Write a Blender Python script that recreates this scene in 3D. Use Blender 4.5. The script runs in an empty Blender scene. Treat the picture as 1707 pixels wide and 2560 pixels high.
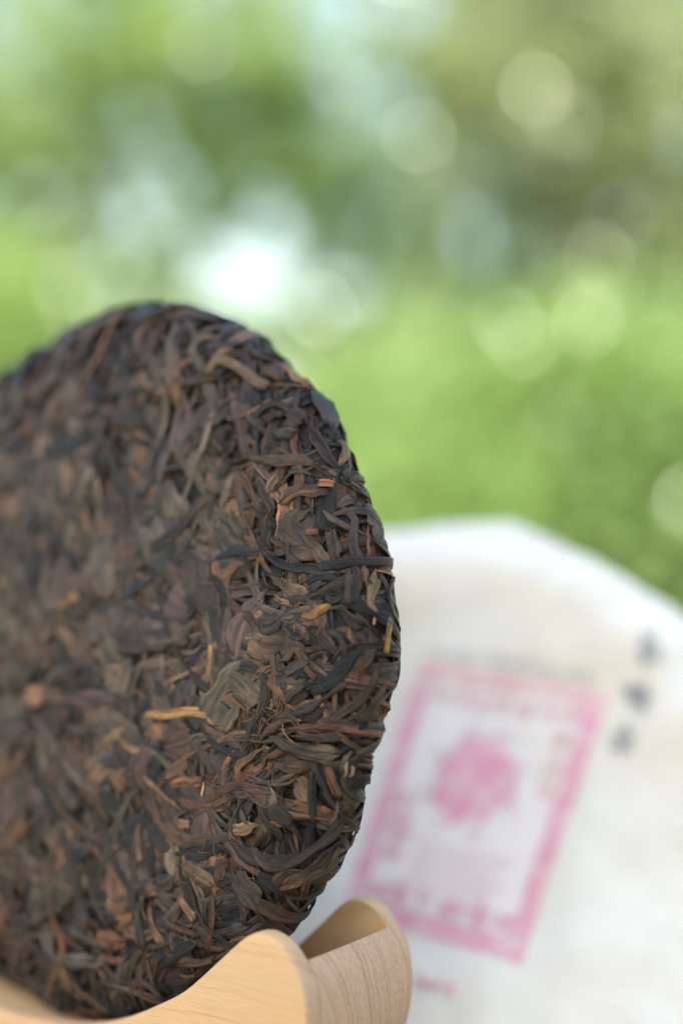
import bpy, bmesh, math, random
import numpy as np
from mathutils import Vector, Matrix

rng = np.random.default_rng(7)
random.seed(7)
CM = 0.01
scene = bpy.context.scene
COL = scene.collection

# ------------------------------------------------------------------ camera
CAM_Z = 0.929                     # lens height; table top is at 0.75
PITCH = -0.036                    # a touch upwards
FOCAL = 50.0
cam_d = bpy.data.cameras.new('camera')
cam = bpy.data.objects.new('camera', cam_d)
COL.objects.link(cam)
cam.location = (0, 0, CAM_Z)
cam.rotation_euler = (math.pi / 2 - PITCH, 0, 0)
cam_d.sensor_fit = 'VERTICAL'
cam_d.sensor_height = 36.0
cam_d.sensor_width = 24.0
cam_d.lens = FOCAL
cam_d.clip_start = 0.01
cam_d.clip_end = 500
cam_d.dof.use_dof = True
cam_d.dof.focus_distance = 0.344
cam_d.dof.aperture_fstop = 2.5
cam_d.dof.aperture_blades = 0
scene.camera = cam

# ------------------------------------------------------------------ world, sun, exposure
SUN_DIR = Vector((-0.38, -0.42, 0.82)).normalized()      # towards the sun
sun_el = math.asin(SUN_DIR.z)
sun_az = math.atan2(SUN_DIR.x, SUN_DIR.y)
world = bpy.data.worlds.new('World')
scene.world = world
world.use_nodes = True
wn = world.node_tree
bg = wn.nodes['Background']
sky = wn.nodes.new('ShaderNodeTexSky')
sky.sky_type = 'NISHITA'
sky.sun_disc = False
sky.sun_elevation = sun_el
sky.sun_rotation = sun_az
sky.dust_density = 2.0
sky.air_density = 1.9
sky.ozone_density = 0.0
wn.links.new(sky.outputs[0], bg.inputs[0])
bg.inputs[1].default_value = 0.15
sun_d = bpy.data.lights.new('sun', 'SUN')
sun_d.energy = 4.6
sun_d.angle = math.radians(0.6)
sun_d.color = (1.0, 0.93, 0.82)
sun = bpy.data.objects.new('sun', sun_d)
COL.objects.link(sun)
sun.rotation_euler = (-SUN_DIR).to_track_quat('-Z', 'Y').to_euler()
sun.location = (0, 0, 5)

vs = scene.view_settings
vs.view_transform = 'Standard'
vs.look = 'None'
vs.exposure = 1.5
vs.gamma = 1.0
vs.use_curve_mapping = False
scene.render.engine = 'CYCLES'
scene.cycles.use_denoising = True
scene.cycles.max_bounces = 8
scene.cycles.transparent_max_bounces = 8
scene.cycles.sample_clamp_indirect = 4.0

# ------------------------------------------------------------------ helpers
def newmat(name):
    m = bpy.data.materials.new(name)
    m.use_nodes = True
    nt = m.node_tree
    return m, nt, nt.nodes['Principled BSDF'], nt.nodes['Material Output']


class NT:
    """tiny node builder"""
    def __init__(self, nt):
        self.nt = nt

    def n(self, typ, ins=None, **props):
        nd = self.nt.nodes.new(typ)
        for k, v in props.items():
            setattr(nd, k, v)
        if ins:
            for k, v in ins.items():
                s = nd.inputs[k]
                if hasattr(v, 'is_output'):
                    self.nt.links.new(v, s)
                else:
                    s.default_value = v
        return nd

    def math(self, op, a, b=0.0, c=0.0):
        return self.n('ShaderNodeMath', {0: a, 1: b, 2: c}, operation=op).outputs[0]

    def ramp(self, fac, stops):
        r = self.n('ShaderNodeValToRGB', {0: fac})
        el = r.color_ramp.elements
        while len(el) < len(stops):
            el.new(0.5)
        for e, (p, c) in zip(el, stops):
            e.position = p
            e.color = c if len(c) == 4 else (*c, 1)
        return r.outputs[0]

    def mix(self, fac, a, b, blend='MIX'):
        m = self.n('ShaderNodeMix', {0: fac, 6: a, 7: b}, data_type='RGBA', blend_type=blend)
        return m.outputs[2]

    def link(self, a, b):
        self.nt.links.new(a, b)


def g(v):
    return (v, v, v, 1)


def mesh_np(name, V, quads=None, tris=None, smooth=True):
    """fast mesh from numpy arrays (V in metres)"""
    V = np.asarray(V, np.float32)
    polys = []
    nq = 0 if quads is None else len(quads)
    ntr = 0 if tris is None else len(tris)
    idx = np.concatenate([np.asarray(quads, np.int32).ravel() if nq else np.zeros(0, np.int32),
                          np.asarray(tris, np.int32).ravel() if ntr else np.zeros(0, np.int32)])
    starts = np.concatenate([np.arange(nq) * 4, nq * 4 + np.arange(ntr) * 3]).astype(np.int32)
    me = bpy.data.meshes.new(name)
    me.vertices.add(len(V))
    me.vertices.foreach_set('co', V.ravel())
    me.loops.add(len(idx))
    me.loops.foreach_set('vertex_index', idx)
    me.polygons.add(nq + ntr)
    me.polygons.foreach_set('loop_start', starts)
    me.update(calc_edges=True)
    me.validate()
    if smooth:
        me.polygons.foreach_set('use_smooth', np.ones(len(me.polygons), bool))
    return me


def link(name, me, mat=None, parent=None):
    o = bpy.data.objects.new(name, me)
    COL.objects.link(o)
    if mat is not None:
        me.materials.append(mat)
    if parent is not None:
        o.parent = parent
    return o


def tag(o, label=None, cat=None, group=None, kind=None):
    if label: o['label'] = label
    if cat: o['category'] = cat
    if group: o['group'] = group
    if kind: o['kind'] = kind
    return o


def empty(name, loc, M3=None):
    o = bpy.data.objects.new(name, None)
    COL.objects.link(o)
    m = (M3.to_4x4() if M3 is not None else Matrix.Identity(4))
    m.translation = Vector(loc)
    o.matrix_world = m
    o.empty_display_size = 0.02
    return o


# ------------------------------------------------------------------ layout (cm, lens at the origin, x right, y away, z up)
TH = 0.661                                    # how far the cake is turned
LEAN = 0.099
CC = np.array([-6.665, 39.881, -2.428])       # centre of the tea cake
TABLE_Z = -17.9
ax_t = np.array([math.cos(TH), -math.sin(TH), 0.0])
ax_n = np.array([-math.sin(TH), -math.cos(TH), 0.0])
ax_z = np.array([0, 0, 1.0])
cN = ax_n * math.cos(LEAN) + ax_z * math.sin(LEAN)
cZ = -ax_n * math.sin(LEAN) + ax_z * math.cos(LEAN)


def w(p):
    """layout cm -> world metres"""
    p = np.asarray(p, float) * CM
    return p + np.array([0, 0, CAM_Z])


def rotmat(X, Y, Z):
    return Matrix(((X[0], Y[0], Z[0]), (X[1], Y[1], Z[1]), (X[2], Y[2], Z[2])))


# ================================================================== materials
def mat_tea(name='tea_leaf_material'):
    m, nt, bsdf, out = newmat(name)
    N = NT(nt)
    col = N.n('ShaderNodeAttribute', attribute_name='leaf_col').outputs['Color']
    crd = N.n('ShaderNodeAttribute', attribute_name='leaf_uv').outputs['Vector']
    mp = N.n('ShaderNodeMapping', {0: crd, 3: (1.0, 9.0, 1.0)})
    st = N.n('ShaderNodeTexNoise', {'Vector': mp.outputs[0], 'Scale': 1.0, 'Detail': 4.0, 'Roughness': 0.6})
    mp2 = N.n('ShaderNodeMapping', {0: crd, 3: (3.0, 5.0, 1.0)})
    bl = N.n('ShaderNodeTexNoise', {'Vector': mp2.outputs[0], 'Scale': 1.0, 'Detail': 5.0, 'Roughness': 0.65})
    mp3 = N.n('ShaderNodeMapping', {0: crd, 3: (14.0, 40.0, 1.0)})
    fi = N.n('ShaderNodeTexNoise', {'Vector': mp3.outputs[0], 'Scale': 1.0, 'Detail': 4.0, 'Roughness': 0.7})
    f1 = N.ramp(st.outputs[0], [(0.32, g(0.45)), (0.50, g(0.95)), (0.70, g(1.8))])
    c1 = N.mix(1.0, col, f1, 'MULTIPLY')
    dk = N.ramp(bl.outputs[0], [(0.30, g(0.45)), (0.50, g(1.0))])
    c1 = N.mix(1.0, c1, dk, 'MULTIPLY')
    f2 = N.ramp(bl.outputs[0], [(0.50, g(0)), (0.72, g(0.55))])
    warm = N.mix(1.0, col, (2.5, 1.7, 1.2, 1), 'MULTIPLY')
    c2 = N.mix(f2, c1, warm)
    f3 = N.ramp(fi.outputs[0], [(0.35, g(0.7)), (0.6, g(1.0)), (0.78, g(1.8))])
    c3 = N.mix(0.7, c2, N.mix(1.0, c2, f3, 'MULTIPLY'))
    N.link(c3, bsdf.inputs['Base Color'])
    rr = N.ramp(bl.outputs[0], [(0.3, g(0.24)), (0.7, g(0.46))])
    N.link(rr, bsdf.inputs['Roughness'])
    bsdf.inputs['Specular IOR Level'].default_value = 0.27
    bsdf.inputs['Sheen Weight'].default_value = 0.02
    bsdf.inputs['Sheen Roughness'].default_value = 0.45
    hsum = N.math('MULTIPLY_ADD', fi.outputs[0], 0.35, st.outputs[0])
    b = N.n('ShaderNodeBump', {'Height': hsum, 'Strength': 0.9, 'Distance': 0.0011})
    N.link(b.outputs[0], bsdf.inputs['Normal'])
    return m


def mat_core():
    m, nt, bsdf, out = newmat('pressed_tea_core')
    N = NT(nt)
    tc = N.n('ShaderNodeTexCoord').outputs['Object']
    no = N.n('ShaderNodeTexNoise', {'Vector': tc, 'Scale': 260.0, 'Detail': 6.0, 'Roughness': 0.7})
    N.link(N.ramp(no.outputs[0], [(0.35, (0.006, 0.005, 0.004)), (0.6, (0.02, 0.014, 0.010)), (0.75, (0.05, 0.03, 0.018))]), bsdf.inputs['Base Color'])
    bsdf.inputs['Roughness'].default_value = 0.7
    b = N.n('ShaderNodeBump', {'Height': no.outputs[0], 'Strength': 1.0, 'Distance': 0.002})
    N.link(b.outputs[0], bsdf.inputs['Normal'])
    return m


def mat_maple():
    """pale close grained wood, rings centred on an axis along x; coordinates are object metres"""
    m, nt, bsdf, out = newmat('pale_maple_wood')
    N = NT(nt)
    tc = N.n('ShaderNodeTexCoord').outputs['Object']
    geo = N.n('ShaderNodeNewGeometry')
    cm_ = N.n('ShaderNodeVectorMath', {0: tc, 3: 100.0}, operation='SCALE').outputs[0]
    mpw = N.n('ShaderNodeMapping', {0: cm_, 3: (0.22, 0.35, 0.35)})
    wob = N.n('ShaderNodeTexNoise', {'Vector': mpw.outputs[0], 'Scale': 1.0, 'Detail': 2.0}).outputs[0]
    sx = N.n('ShaderNodeSeparateXYZ', {0: cm_})
    # ring centre at y=-2.6 (front), z=4.4
    dy = N.math('ADD', sx.outputs[1], 2.7)
    dz = N.math('MULTIPLY', N.math('ADD', sx.outputs[2], -4.2), 0.45)
    rad = N.math('SQRT', N.math('ADD', N.math('MULTIPLY', dy, dy), N.math('MULTIPLY', dz, dz)))
    rad = N.math('ADD', rad, N.math('MULTIPLY', wob, 0.45))
    # uneven ring spacing
    r1 = N.n('ShaderNodeTexNoise', {'W': N.math('MULTIPLY', rad, 3.1), 'Scale': 1.0, 'Detail': 1.0}, noise_dimensions='1D').outputs[0]
    ph = N.math('FRACT', N.math('ADD', N.math('MULTIPLY', rad, 5.6), N.math('MULTIPLY', r1, 2.2)))
    line = N.ramp(ph, [(0.0, g(0.15)), (0.70, g(0.0)), (0.92, g(1.0)), (0.97, g(0.75)), (1.0, g(0.15))])
    amp = N.n('ShaderNodeTexNoise', {'W': N.math('MULTIPLY', rad, 1.7), 'Scale': 1.0, 'Detail': 0.0}, noise_dimensions='1D').outputs[0]
    ampr = N.ramp(amp, [(0.3, g(0.25)), (0.65, g(1.0))])
    # end grain where the normal points along x
    nx = N.n('ShaderNodeSeparateXYZ', {0: N.n('ShaderNodeVectorTransform', {0: geo.outputs['Normal']}, vector_type='NORMAL', convert_from='WORLD', convert_to='OBJECT').outputs[0]}).outputs[0]
    endg = N.ramp(N.math('ABSOLUTE', nx), [(0.45, g(0)), (0.8, g(1))])
    base = N.mix(endg, (0.60, 0.380, 0.205, 1), (0.53, 0.350, 0.240, 1))
    mpl = N.n('ShaderNodeMapping', {0: cm_, 3: (0.35, 1.4, 1.4)})
    lg = N.n('ShaderNodeTexNoise', {'Vector': mpl.outputs[0], 'Scale': 1.0, 'Detail': 3.0}).outputs[0]
    base = N.mix(N.ramp(lg, [(0.35, g(0)), (0.7, g(0.45))]), base, N.mix(1.0, base, (1.12, 0.97, 0.86, 1), 'MULTIPLY'))
    dark = N.mix(1.0, base, N.mix(endg, (0.80, 0.68, 0.52, 1), (0.60, 0.47, 0.45, 1)), 'MULTIPLY')
    lf = N.math('MULTIPLY', N.math('MULTIPLY', line, ampr), N.math('MULTIPLY_ADD', endg, 0.32, 0.48))
    c = N.mix(lf, base, dark)
    # fibre streaks on the long grain
    mpf = N.n('ShaderNodeMapping', {0: cm_, 3: (1.2, 28.0, 28.0)})
    fs = N.n('ShaderNodeTexNoise', {'Vector': mpf.outputs[0], 'Scale': 1.0, 'Detail': 3.0}).outputs[0]
    c = N.mix(0.45, c, N.mix(1.0, c, N.ramp(fs, [(0.3, g(0.82)), (0.7, g(1.12))]), 'MULTIPLY'))
    # pale flecks and pits on the sawn end grain
    mpe = N.n('ShaderNodeMapping', {0: cm_, 3: (9.0, 17.0, 9.0)})
    ef = N.n('ShaderNodeTexNoise', {'Vector': mpe.outputs[0], 'Scale': 1.0, 'Detail': 5.0, 'Roughness': 0.7}).outputs[0]
    ec = N.ramp(ef, [(0.30, g(0.72)), (0.5, g(1.0)), (0.62, g(1.05)), (0.72, g(1.7))])
    c = N.mix(N.math('MULTIPLY', endg, 0.9), c, N.mix(1.0, c, ec, 'MULTIPLY'))
    N.link(c, bsdf.inputs['Base Color'])
    bsdf.inputs['Roughness'].default_value = 0.62
    bsdf.inputs['Specular IOR Level'].default_value = 0.35
    hh = N.math('ADD', N.math('MULTIPLY', fs, 0.25), N.math('MULTIPLY', N.math('MULTIPLY', ef, endg), 1.4))
    hh = N.math('SUBTRACT', hh, N.math('MULTIPLY', lf, 0.5))
    fz = N.n('ShaderNodeTexNoise', {'Vector': cm_, 'Scale': 14.0, 'Detail': 4.0, 'Roughness': 0.7}).outputs[0]
    hh = N.math('ADD', hh, N.math('MULTIPLY', fz, 0.6))
    b = N.n('ShaderNodeBump', {'Height': hh, 'Strength': 0.7, 'Distance': 0.0005})
    N.link(b.outputs[0], bsdf.inputs['Normal'])
    return m


def mat_paper():
    m, nt, bsdf, out = newmat('cotton_wrapping_paper')
    N = NT(nt)
    tc = N.n('ShaderNodeTexCoord').outputs['Object']
    a = N.n('ShaderNodeTexNoise', {'Vector': tc, 'Scale': 22.0, 'Detail': 4.0}).outputs[0]
    st = N.n('ShaderNodeTexNoise', {'Vector': tc, 'Scale': 70.0, 'Detail': 5.0, 'Roughness': 0.6}).outputs[0]
    # tea soaked zone of the front: a soft beige bloom below the upper rim
    sx = N.n('ShaderNodeSeparateXYZ', {0: tc})
    zz = N.math('MULTIPLY', N.math('ADD', sx.outputs[2], -0.065), 1 / 0.045)
    bloom = N.math('EXPONENT', N.math('MULTIPLY', N.math('MULTIPLY', zz, zz), -1.0))
    front = N.ramp(sx.outputs[1], [(0.0, g(1)), (0.006, g(0))])
    rr = N.math('SQRT', N.math('ADD', N.math('POWER', sx.outputs[0], 2.0), N.math('POWER', sx.outputs[2], 2.0)))
    inr = N.ramp(rr, [(0.086, g(1)), (0.096, g(0))])
    f = N.math('MULTIPLY', N.math('MULTIPLY', bloom, inr), N.ramp(a, [(0.3, g(0.4)), (0.65, g(1.0))]))
    c = N.mix(f, (0.71, 0.66, 0.605, 1), (0.61, 0.505, 0.385, 1))
    c = N.mix(1.0, c, N.ramp(st, [(0.3, g(0.93)), (0.7, g(1.03))]), 'MULTIPLY')
    N.link(c, bsdf.inputs['Base Color'])
    bsdf.inputs['Roughness'].default_value = 0.8
    bsdf.inputs['Specular IOR Level'].default_value = 0.2
    cr = N.n('ShaderNodeTexNoise', {'Vector': tc, 'Scale': 45.0, 'Detail': 6.0, 'Roughness': 0.6}).outputs[0]
    b = N.n('ShaderNodeBump', {'Height': cr, 'Strength': 0.5, 'Distance': 0.003})
    N.link(b.outputs[0], bsdf.inputs['Normal'])
    return m


def mat_ink(name, col, cover):
    """printing ink on paper: patchy, lets paper show through (mixed colour, opaque)"""
    m, nt, bsdf, out = newmat(name)
    N = NT(nt)
    tc = N.n('ShaderNodeTexCoord').outputs['Object']
    a = N.n('ShaderNodeTexNoise', {'Vector': tc, 'Scale': 160.0, 'Detail': 4.0}).outputs[0]
    f = N.ramp(a, [(0.3, g(cover * 0.6)), (0.65, g(min(1, cover * 1.15)))])
    N.link(N.mix(f, (0.71, 0.66, 0.605, 1), (*col, 1)), bsdf.inputs['Base Color'])
    bsdf.inputs['Roughness'].default_value = 0.75
    return m


def mat_table():
    m, nt, bsdf, out = newmat('brown_table_wood')
    N = NT(nt)
    tc = N.n('ShaderNodeTexCoord').outputs['Object']
    mp = N.n('ShaderNodeMapping', {0: tc, 3: (3.0, 40.0, 40.0)})
    a = N.n('ShaderNodeTexNoise', {'Vector': mp.outputs[0], 'Scale': 1.0, 'Detail': 5.0}).outputs[0]
    N.link(N.ramp(a, [(0.3, (0.20, 0.115, 0.06)), (0.7, (0.36, 0.23, 0.13))]), bsdf.inputs['Base Color'])
    bsdf.inputs['Roughness'].default_value = 0.5
    return m


def mat_leaf(name, c1, c2, trans=0.5, gloss=0.09):
    m, nt, bsdf, out = newmat(name)
    N = NT(nt)
    rnd = N.n('ShaderNodeAttribute', attribute_name='leaf_rand').outputs['Fac']
    c = N.mix(rnd, (*c1, 1), (*c2, 1))
    nt.nodes.remove(bsdf)
    d = N.n('ShaderNodeBsdfDiffuse', {0: c})
    t = N.n('ShaderNodeBsdfTranslucent', {0: N.mix(1.0, c, (1.15, 1.1, 0.8, 1), 'MULTIPLY')})
    mx = N.n('ShaderNodeMixShader', {0: trans, 1: d.outputs[0], 2: t.outputs[0]})
    gl = N.n('ShaderNodeBsdfGlossy', {'Roughness': 0.23})
    mx2 = N.n('ShaderNodeMixShader', {0: gloss, 1: mx.outputs[0], 2: gl.outputs[0]})
    N.link(mx2.outputs[0], out.inputs[0])
    return m


def mat_bark():
    m, nt, bsdf, out = newmat('grey_brown_bark')
    N = NT(nt)
    tc = N.n('ShaderNodeTexCoord').outputs['Object']
    a = N.n('ShaderNodeTexNoise', {'Vector': tc, 'Scale': 14.0, 'Detail': 5.0}).outputs[0]
    N.link(N.ramp(a, [(0.3, (0.12, 0.095, 0.07)), (0.7, (0.30, 0.26, 0.21))]), bsdf.inputs['Base Color'])
    bsdf.inputs['Roughness'].default_value = 0.9
    b = N.n('ShaderNodeBump', {'Height': a, 'Strength': 0.8, 'Distance': 0.02})
    N.link(b.outputs[0], bsdf.inputs['Normal'])
    return m


def mat_ground():
    m, nt, bsdf, out = newmat('lawn_ground')
    N = NT(nt)
    tc = N.n('ShaderNodeTexCoord').outputs['Object']
    a = N.n('ShaderNodeTexNoise', {'Vector': tc, 'Scale': 1.2, 'Detail': 6.0}).outputs[0]
    N.link(N.ramp(a, [(0.3, (0.05, 0.075, 0.03)), (0.7, (0.09, 0.12, 0.05))]), bsdf.inputs['Base Color'])
    bsdf.inputs['Roughness'].default_value = 0.9
    b = N.n('ShaderNodeBump', {'Height': N.n('ShaderNodeTexNoise', {'Vector': tc, 'Scale': 60.0, 'Detail': 4.0}).outputs[0], 'Strength': 1.0, 'Distance': 0.03})
    N.link(b.outputs[0], bsdf.inputs['Normal'])
    return m


M_TEA, M_CORE, M_MAPLE, M_PAPER = mat_tea(), mat_core(), mat_maple(), mat_paper()
M_TABLE, M_BARK, M_GROUND = mat_table(), mat_bark(), mat_ground()

# ================================================================== ground
V = np.array([(-150, -150, 0), (150, -150, 0), (150, 150, 0), (-150, 150, 0)], float)
go = link('ground', mesh_np('ground', V, [(0, 1, 2, 3)], smooth=False), M_GROUND)
tag(go, kind='structure')

# ================================================================== table
def box(bm, x0, x1, y0, y1, z0, z1, bev=0.0):
    vs_ = [bm.verts.new((x, y, z)) for z in (z0, z1) for y in (y0, y1) for x in (x0, x1)]
    f = [(0, 2, 3, 1), (4, 5, 7, 6), (0, 1, 5, 4), (2, 6, 7, 3), (0, 4, 6, 2), (1, 3, 7, 5)]
    for q in f:
        bm.faces.new([vs_[i] for i in q])
    if bev:
        bmesh.ops.bevel(bm, geom=bm.edges[:], offset=bev, segments=2, affect='EDGES')


def bm_obj(name, bm, mat, parent=None, smooth=False):
    me = bpy.data.meshes.new(name)
    bm.to_mesh(me)
    bm.free()
    if smooth:
        me.polygons.foreach_set('use_smooth', np.ones(len(me.polygons), bool))
    return link(name, me, mat, parent)


table = empty('table', (0.02, 0.46, 0.0))
tag(table, 'brown wooden plank table under the stand and the paper-wrapped cake', 'table')
for k in range(6):
    bm = bmesh.new()
    y0 = -0.27 + k * 0.09
    box(bm, -0.45, 0.45, y0 + 0.001, y0 + 0.089, 0.722, 0.75, 0.002)
    bm_obj('plank', bm, M_TABLE, table)
for sx_ in (-1, 1):
    for sy_ in (-1, 1):
        bm = bmesh.new()
        box(bm, sx_ * 0.40 - 0.025, sx_ * 0.40 + 0.025, sy_ * 0.22 - 0.025, sy_ * 0.22 + 0.025, 0.0, 0.66, 0.003)
        bm_obj('leg', bm, M_TABLE, table)
for sy_ in (-1, 1):
    bm = bmesh.new()
    box(bm, -0.43, 0.43, sy_ * 0.22 - 0.02, sy_ * 0.22 + 0.02, 0.66, 0.7218, 0.002)
    bm_obj('rail', bm, M_TABLE, table)

# ================================================================== wooden stand
def resample(P, n):
    P = np.asarray(P, float)
    d = np.r_[0, np.cumsum(np.linalg.norm(np.diff(P, axis=0), axis=1))]
    s = np.linspace(0, d[-1], n)
    return np.stack([np.interp(s, d, P[:, i]) for i in range(P.shape[1])], -1)


def smooth_curve(P, n):
    """Catmull-Rom through P then even resample"""
    P = np.asarray(P, float)
    Q = np.vstack([2 * P[0] - P[1], P, 2 * P[-1] - P[-2]])
    out = []
    for i in range(1, len(Q) - 2):
        t = np.linspace(0, 1, 12, endpoint=False)[:, None]
        a, b, c, d = Q[i - 1], Q[i], Q[i + 1], Q[i + 2]
        out.append(0.5 * ((2 * b) + (-a + c) * t + (2 * a - 5 * b + 4 * c - d) * t ** 2 + (-a + 3 * b - 3 * c + d) * t ** 3))
    out.append(P[-1:])
    return resample(np.vstack(out), n)


BASE_Z = TABLE_Z - CC[2]        # table height relative to the cake centre (-15.07)
outer = smooth_curve([(6.3, BASE_Z), (6.25, -14.0), (6.6, -12.9), (7.3, -11.9), (8.05, -10.9), (8.65, -9.9), (8.98, -9.1),
                      (9.10, -8.5), (9.13, -7.9), (9.08, -7.4), (8.97, -7.03), (8.72, -6.68)], 44)
peakc = smooth_curve([(8.72, -6.68), (8.50, -6.43), (8.20, -6.23), (7.85, -6.13), (7.50, -6.17), (7.15, -6.36), (6.75, -6.70),
                      (6.3, -7.09), (5.8, -7.52), (5.2, -7.98), (4.4, -8.42), (3.3, -8.95), (2.2, -9.33), (1.1, -9.55), (0, -9.62)], 60)
tt_ = np.linspace(8.72, 0, 60)
floorc = np.stack([tt_, -9.76 + (3.08 / 8.72 ** 2) * tt_ ** 2], -1)


def full_profile(top):
    right = np.vstack([outer, top[1:]])
    left = right[::-1][1:] * [-1, 1]
    return np.vstack([right, left])      # open at the base, closed by the last edge


plateP, floorP = full_profile(peakc), full_profile(floorc)
_m = (plateP[:, 0] < 0) & (plateP[:, 1] > -9.9)          # hand cut: the far half of the lip sits a little lower
_m &= np.arange(len(plateP)) < len(plateP) - len(outer)
plateP[_m, 1] -= 0.10 * np.clip(-plateP[_m, 0], 0, 2.5)


def inset(P, d):
    T = np.roll(P, -1, 0) - np.roll(P, 1, 0)
    T /= np.linalg.norm(T, axis=1)[:, None]
    Nn = np.stack([-T[:, 1], T[:, 0]], -1)
    return P + Nn * d                    # inwards for the ccw loop


rings = [(2.35, inset(plateP, 0.10)), (2.33, inset(plateP, 0.05)), (2.27, inset(plateP, 0.012)), (2.2, plateP), (1.86, plateP), (1.80, inset(plateP, 0.03)),
         (1.80, floorP), (0.6, floorP), (-0.6, floorP), (-1.72, floorP),
         (-1.72, inset(plateP, 0.03)), (-1.78, plateP), (-2.12, plateP), (-2.22, inset(plateP, 0.02)), (-2.30, inset(plateP, 0.09)), (-2.33, inset(plateP, 0.17))]
np_ = len(plateP)
SV = []
for nn, P in rings:
    P = P.copy()
    # side bellies out a little between the plates and is hand-sanded uneven
    sc = 1 + 0.008 * nn + 0.004 * (1 - (nn / 2.3) ** 2)
    wav = 0.02 * np.sin(P[:, 1] * 1.9 + nn) * (np.abs(P[:, 0]) > 7)
    x = P[:, 0] * sc + np.sign(P[:, 0]) * wav
    z = P[:, 1] - BASE_Z
    SV.append(np.stack([x, np.full(np_, -nn), np.maximum(z, 0)], -1))
SV = np.vstack(SV) * CM
quads = []
for r in range(len(rings) - 1):
    a = r * np_
    for i in range(np_):
        j = (i + 1) % np_
        quads.append((a + i, a + np_ + i, a + np_ + j, a + j))
bm = bmesh.new()
bv = [bm.verts.new(v) for v in SV]
for q in quads:
    try:
        bm.faces.new([bv[i] for i in q])
    except ValueError:
        pass
bm.faces.new([bv[i] for i in range(np_)])
bm.faces.new([bv[(len(rings) - 1) * np_ + i] for i in range(np_)][::-1])
bmesh.ops.remove_doubles(bm, verts=bm.verts[:], dist=1e-6)
bmesh.ops.triangulate(bm, faces=[f for f in bm.faces if len(f.verts) > 4])
bmesh.ops.recalc_face_normals(bm, faces=bm.faces[:])
sme = bpy.data.meshes.new('wooden_stand')
bm.to_mesh(sme)
bm.free()
sme.polygons.foreach_set('use_smooth', np.ones(len(sme.polygons), bool))
sme.set_sharp_from_angle(angle=math.radians(32))
stand = link('wooden_stand', sme, M_MAPLE)
mw = rotmat(ax_t, -ax_n, ax_z).to_4x4()
mw.translation = Vector(w(CC + ax_z * BASE_Z))
stand.matrix_world = mw
tag(stand, 'pale maple display stand with rounded prongs cradling the dark tea cake', 'stand')

# ================================================================== tea cake
R_, HF, HB, PE = 9.42, 1.04, 1.05, 3.77      # bare core; loose leaves add the rest
aa = np.linspace(math.pi / 2, 0, 700)
pr = R_ * np.cos(aa) ** (2 / PE)
pn = HF * np.sin(aa) ** (2 / 2.2)
pr[0] = 0
prb, pnb = pr[::-1][1:], -pn[::-1][1:] * HB / HF
PR, PN = np.r_[pr, prb], np.r_[pn, pnb]
# slight dome and an uneven hand-pressed outline
PS = np.r_[0, np.cumsum(np.hypot(np.diff(PR), np.diff(PN)))]
S_EQ = PS[len(pr) - 1]
S_MAX = S_EQ + 1.9
S_TOT = PS[-1]
_tr = np.gradient(PR, PS)
_tn = np.gradient(PN, PS)
_nr, _nn = -_tn, _tr        # outward normal in the (r, n) plane: rotate tangent
_nr, _nn = -_tn, _tr
if _nn[3] < 0:
    _nr, _nn = -_nr, -_nn
k_ = 9
_ker = np.ones(k_) / k_
_nr = np.convolve(np.pad(_nr, k_ // 2, mode='edge'), _ker, 'valid')
_nn = np.convolve(np.pad(_nn, k_ // 2, mode='edge'), _ker, 'valid')


def surf(ab):
    """chart (a,b) cm -> base point, outward normal in cake-local (t, n, z)"""
    a, b = ab[..., 0], ab[..., 1]
    s = np.hypot(a, b)
    ph = np.arctan2(b, a)
    lump = 0.10 * np.sin(3 * ph + 0.6) * 0 + 0.07 * np.sin(5 * ph + 2.0) + 0.06 * np.sin(9 * ph + 1.0)
    r = np.interp(s, PS, PR)
    n = np.interp(s, PS, PN)
    nr = np.interp(s, PS, _nr)
    nn = np.interp(s, PS, _nn)
    r = r + lump * np.clip((r - 6) / 4, 0, 1)
    P = np.stack([r * np.cos(ph), n, r * np.sin(ph)], -1)
    Nv = np.stack([nr * np.cos(ph), nn, nr * np.sin(ph)], -1)
    Nv /= np.linalg.norm(Nv, axis=-1, keepdims=True)
    return P, Nv


def cake_to_layout(P):
    return CC + P[..., 0:1] * ax_t + P[..., 1:2] * cN + P[..., 2:3] * cZ


def proj_src(L):
    """layout cm -> photograph pixels (1707 x 2560), used to read positions off the photograph"""
    c, s = math.cos(PITCH), math.sin(PITCH)
    x = L[..., 0]
    y = L[..., 1] * c - L[..., 2] * s
    z = L[..., 2] * c + L[..., 1] * s
    F = FOCAL / 36 * 2560
    return np.stack([853.5 + F * x / y, 1280 - F * z / y], -1), y


# lookup from photograph to chart
_ga = np.arange(-S_MAX - 1, S_MAX + 1, 0.06)
GA, GB = np.meshgrid(_ga, _ga)
_AB = np.stack([GA, GB], -1).reshape(-1, 2)
_AB = _AB[np.hypot(_AB[:, 0], _AB[:, 1]) < S_MAX + 1]
_P, _N = surf(_AB)
_L = cake_to_layout(_P + _N * np.interp(np.hypot(_AB[:, 0], _AB[:, 1]), [0, 6, 9.5, 13], [0.2, 0.25, 0.5, 0.5])[:, None])
_Nw = _N[:, 0:1] * ax_t + _N[:, 1:2] * cN + _N[:, 2:3] * cZ
_vis = ((-_L * _Nw).sum(1) / np.linalg.norm(_L, axis=1)) > 0.03
_AB, _L = _AB[_vis], _L[_vis]
_PX, _DEP = proj_src(_L)


def chart_at(px):
    out = []
    for p in px:
        i = np.argmin(((_PX - p) ** 2).sum(1))
        out.append(_AB[i])
    return np.array(out)


def depth_at(p):
    return _DEP[np.argmin(((_PX - p) ** 2).sum(1))]


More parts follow.
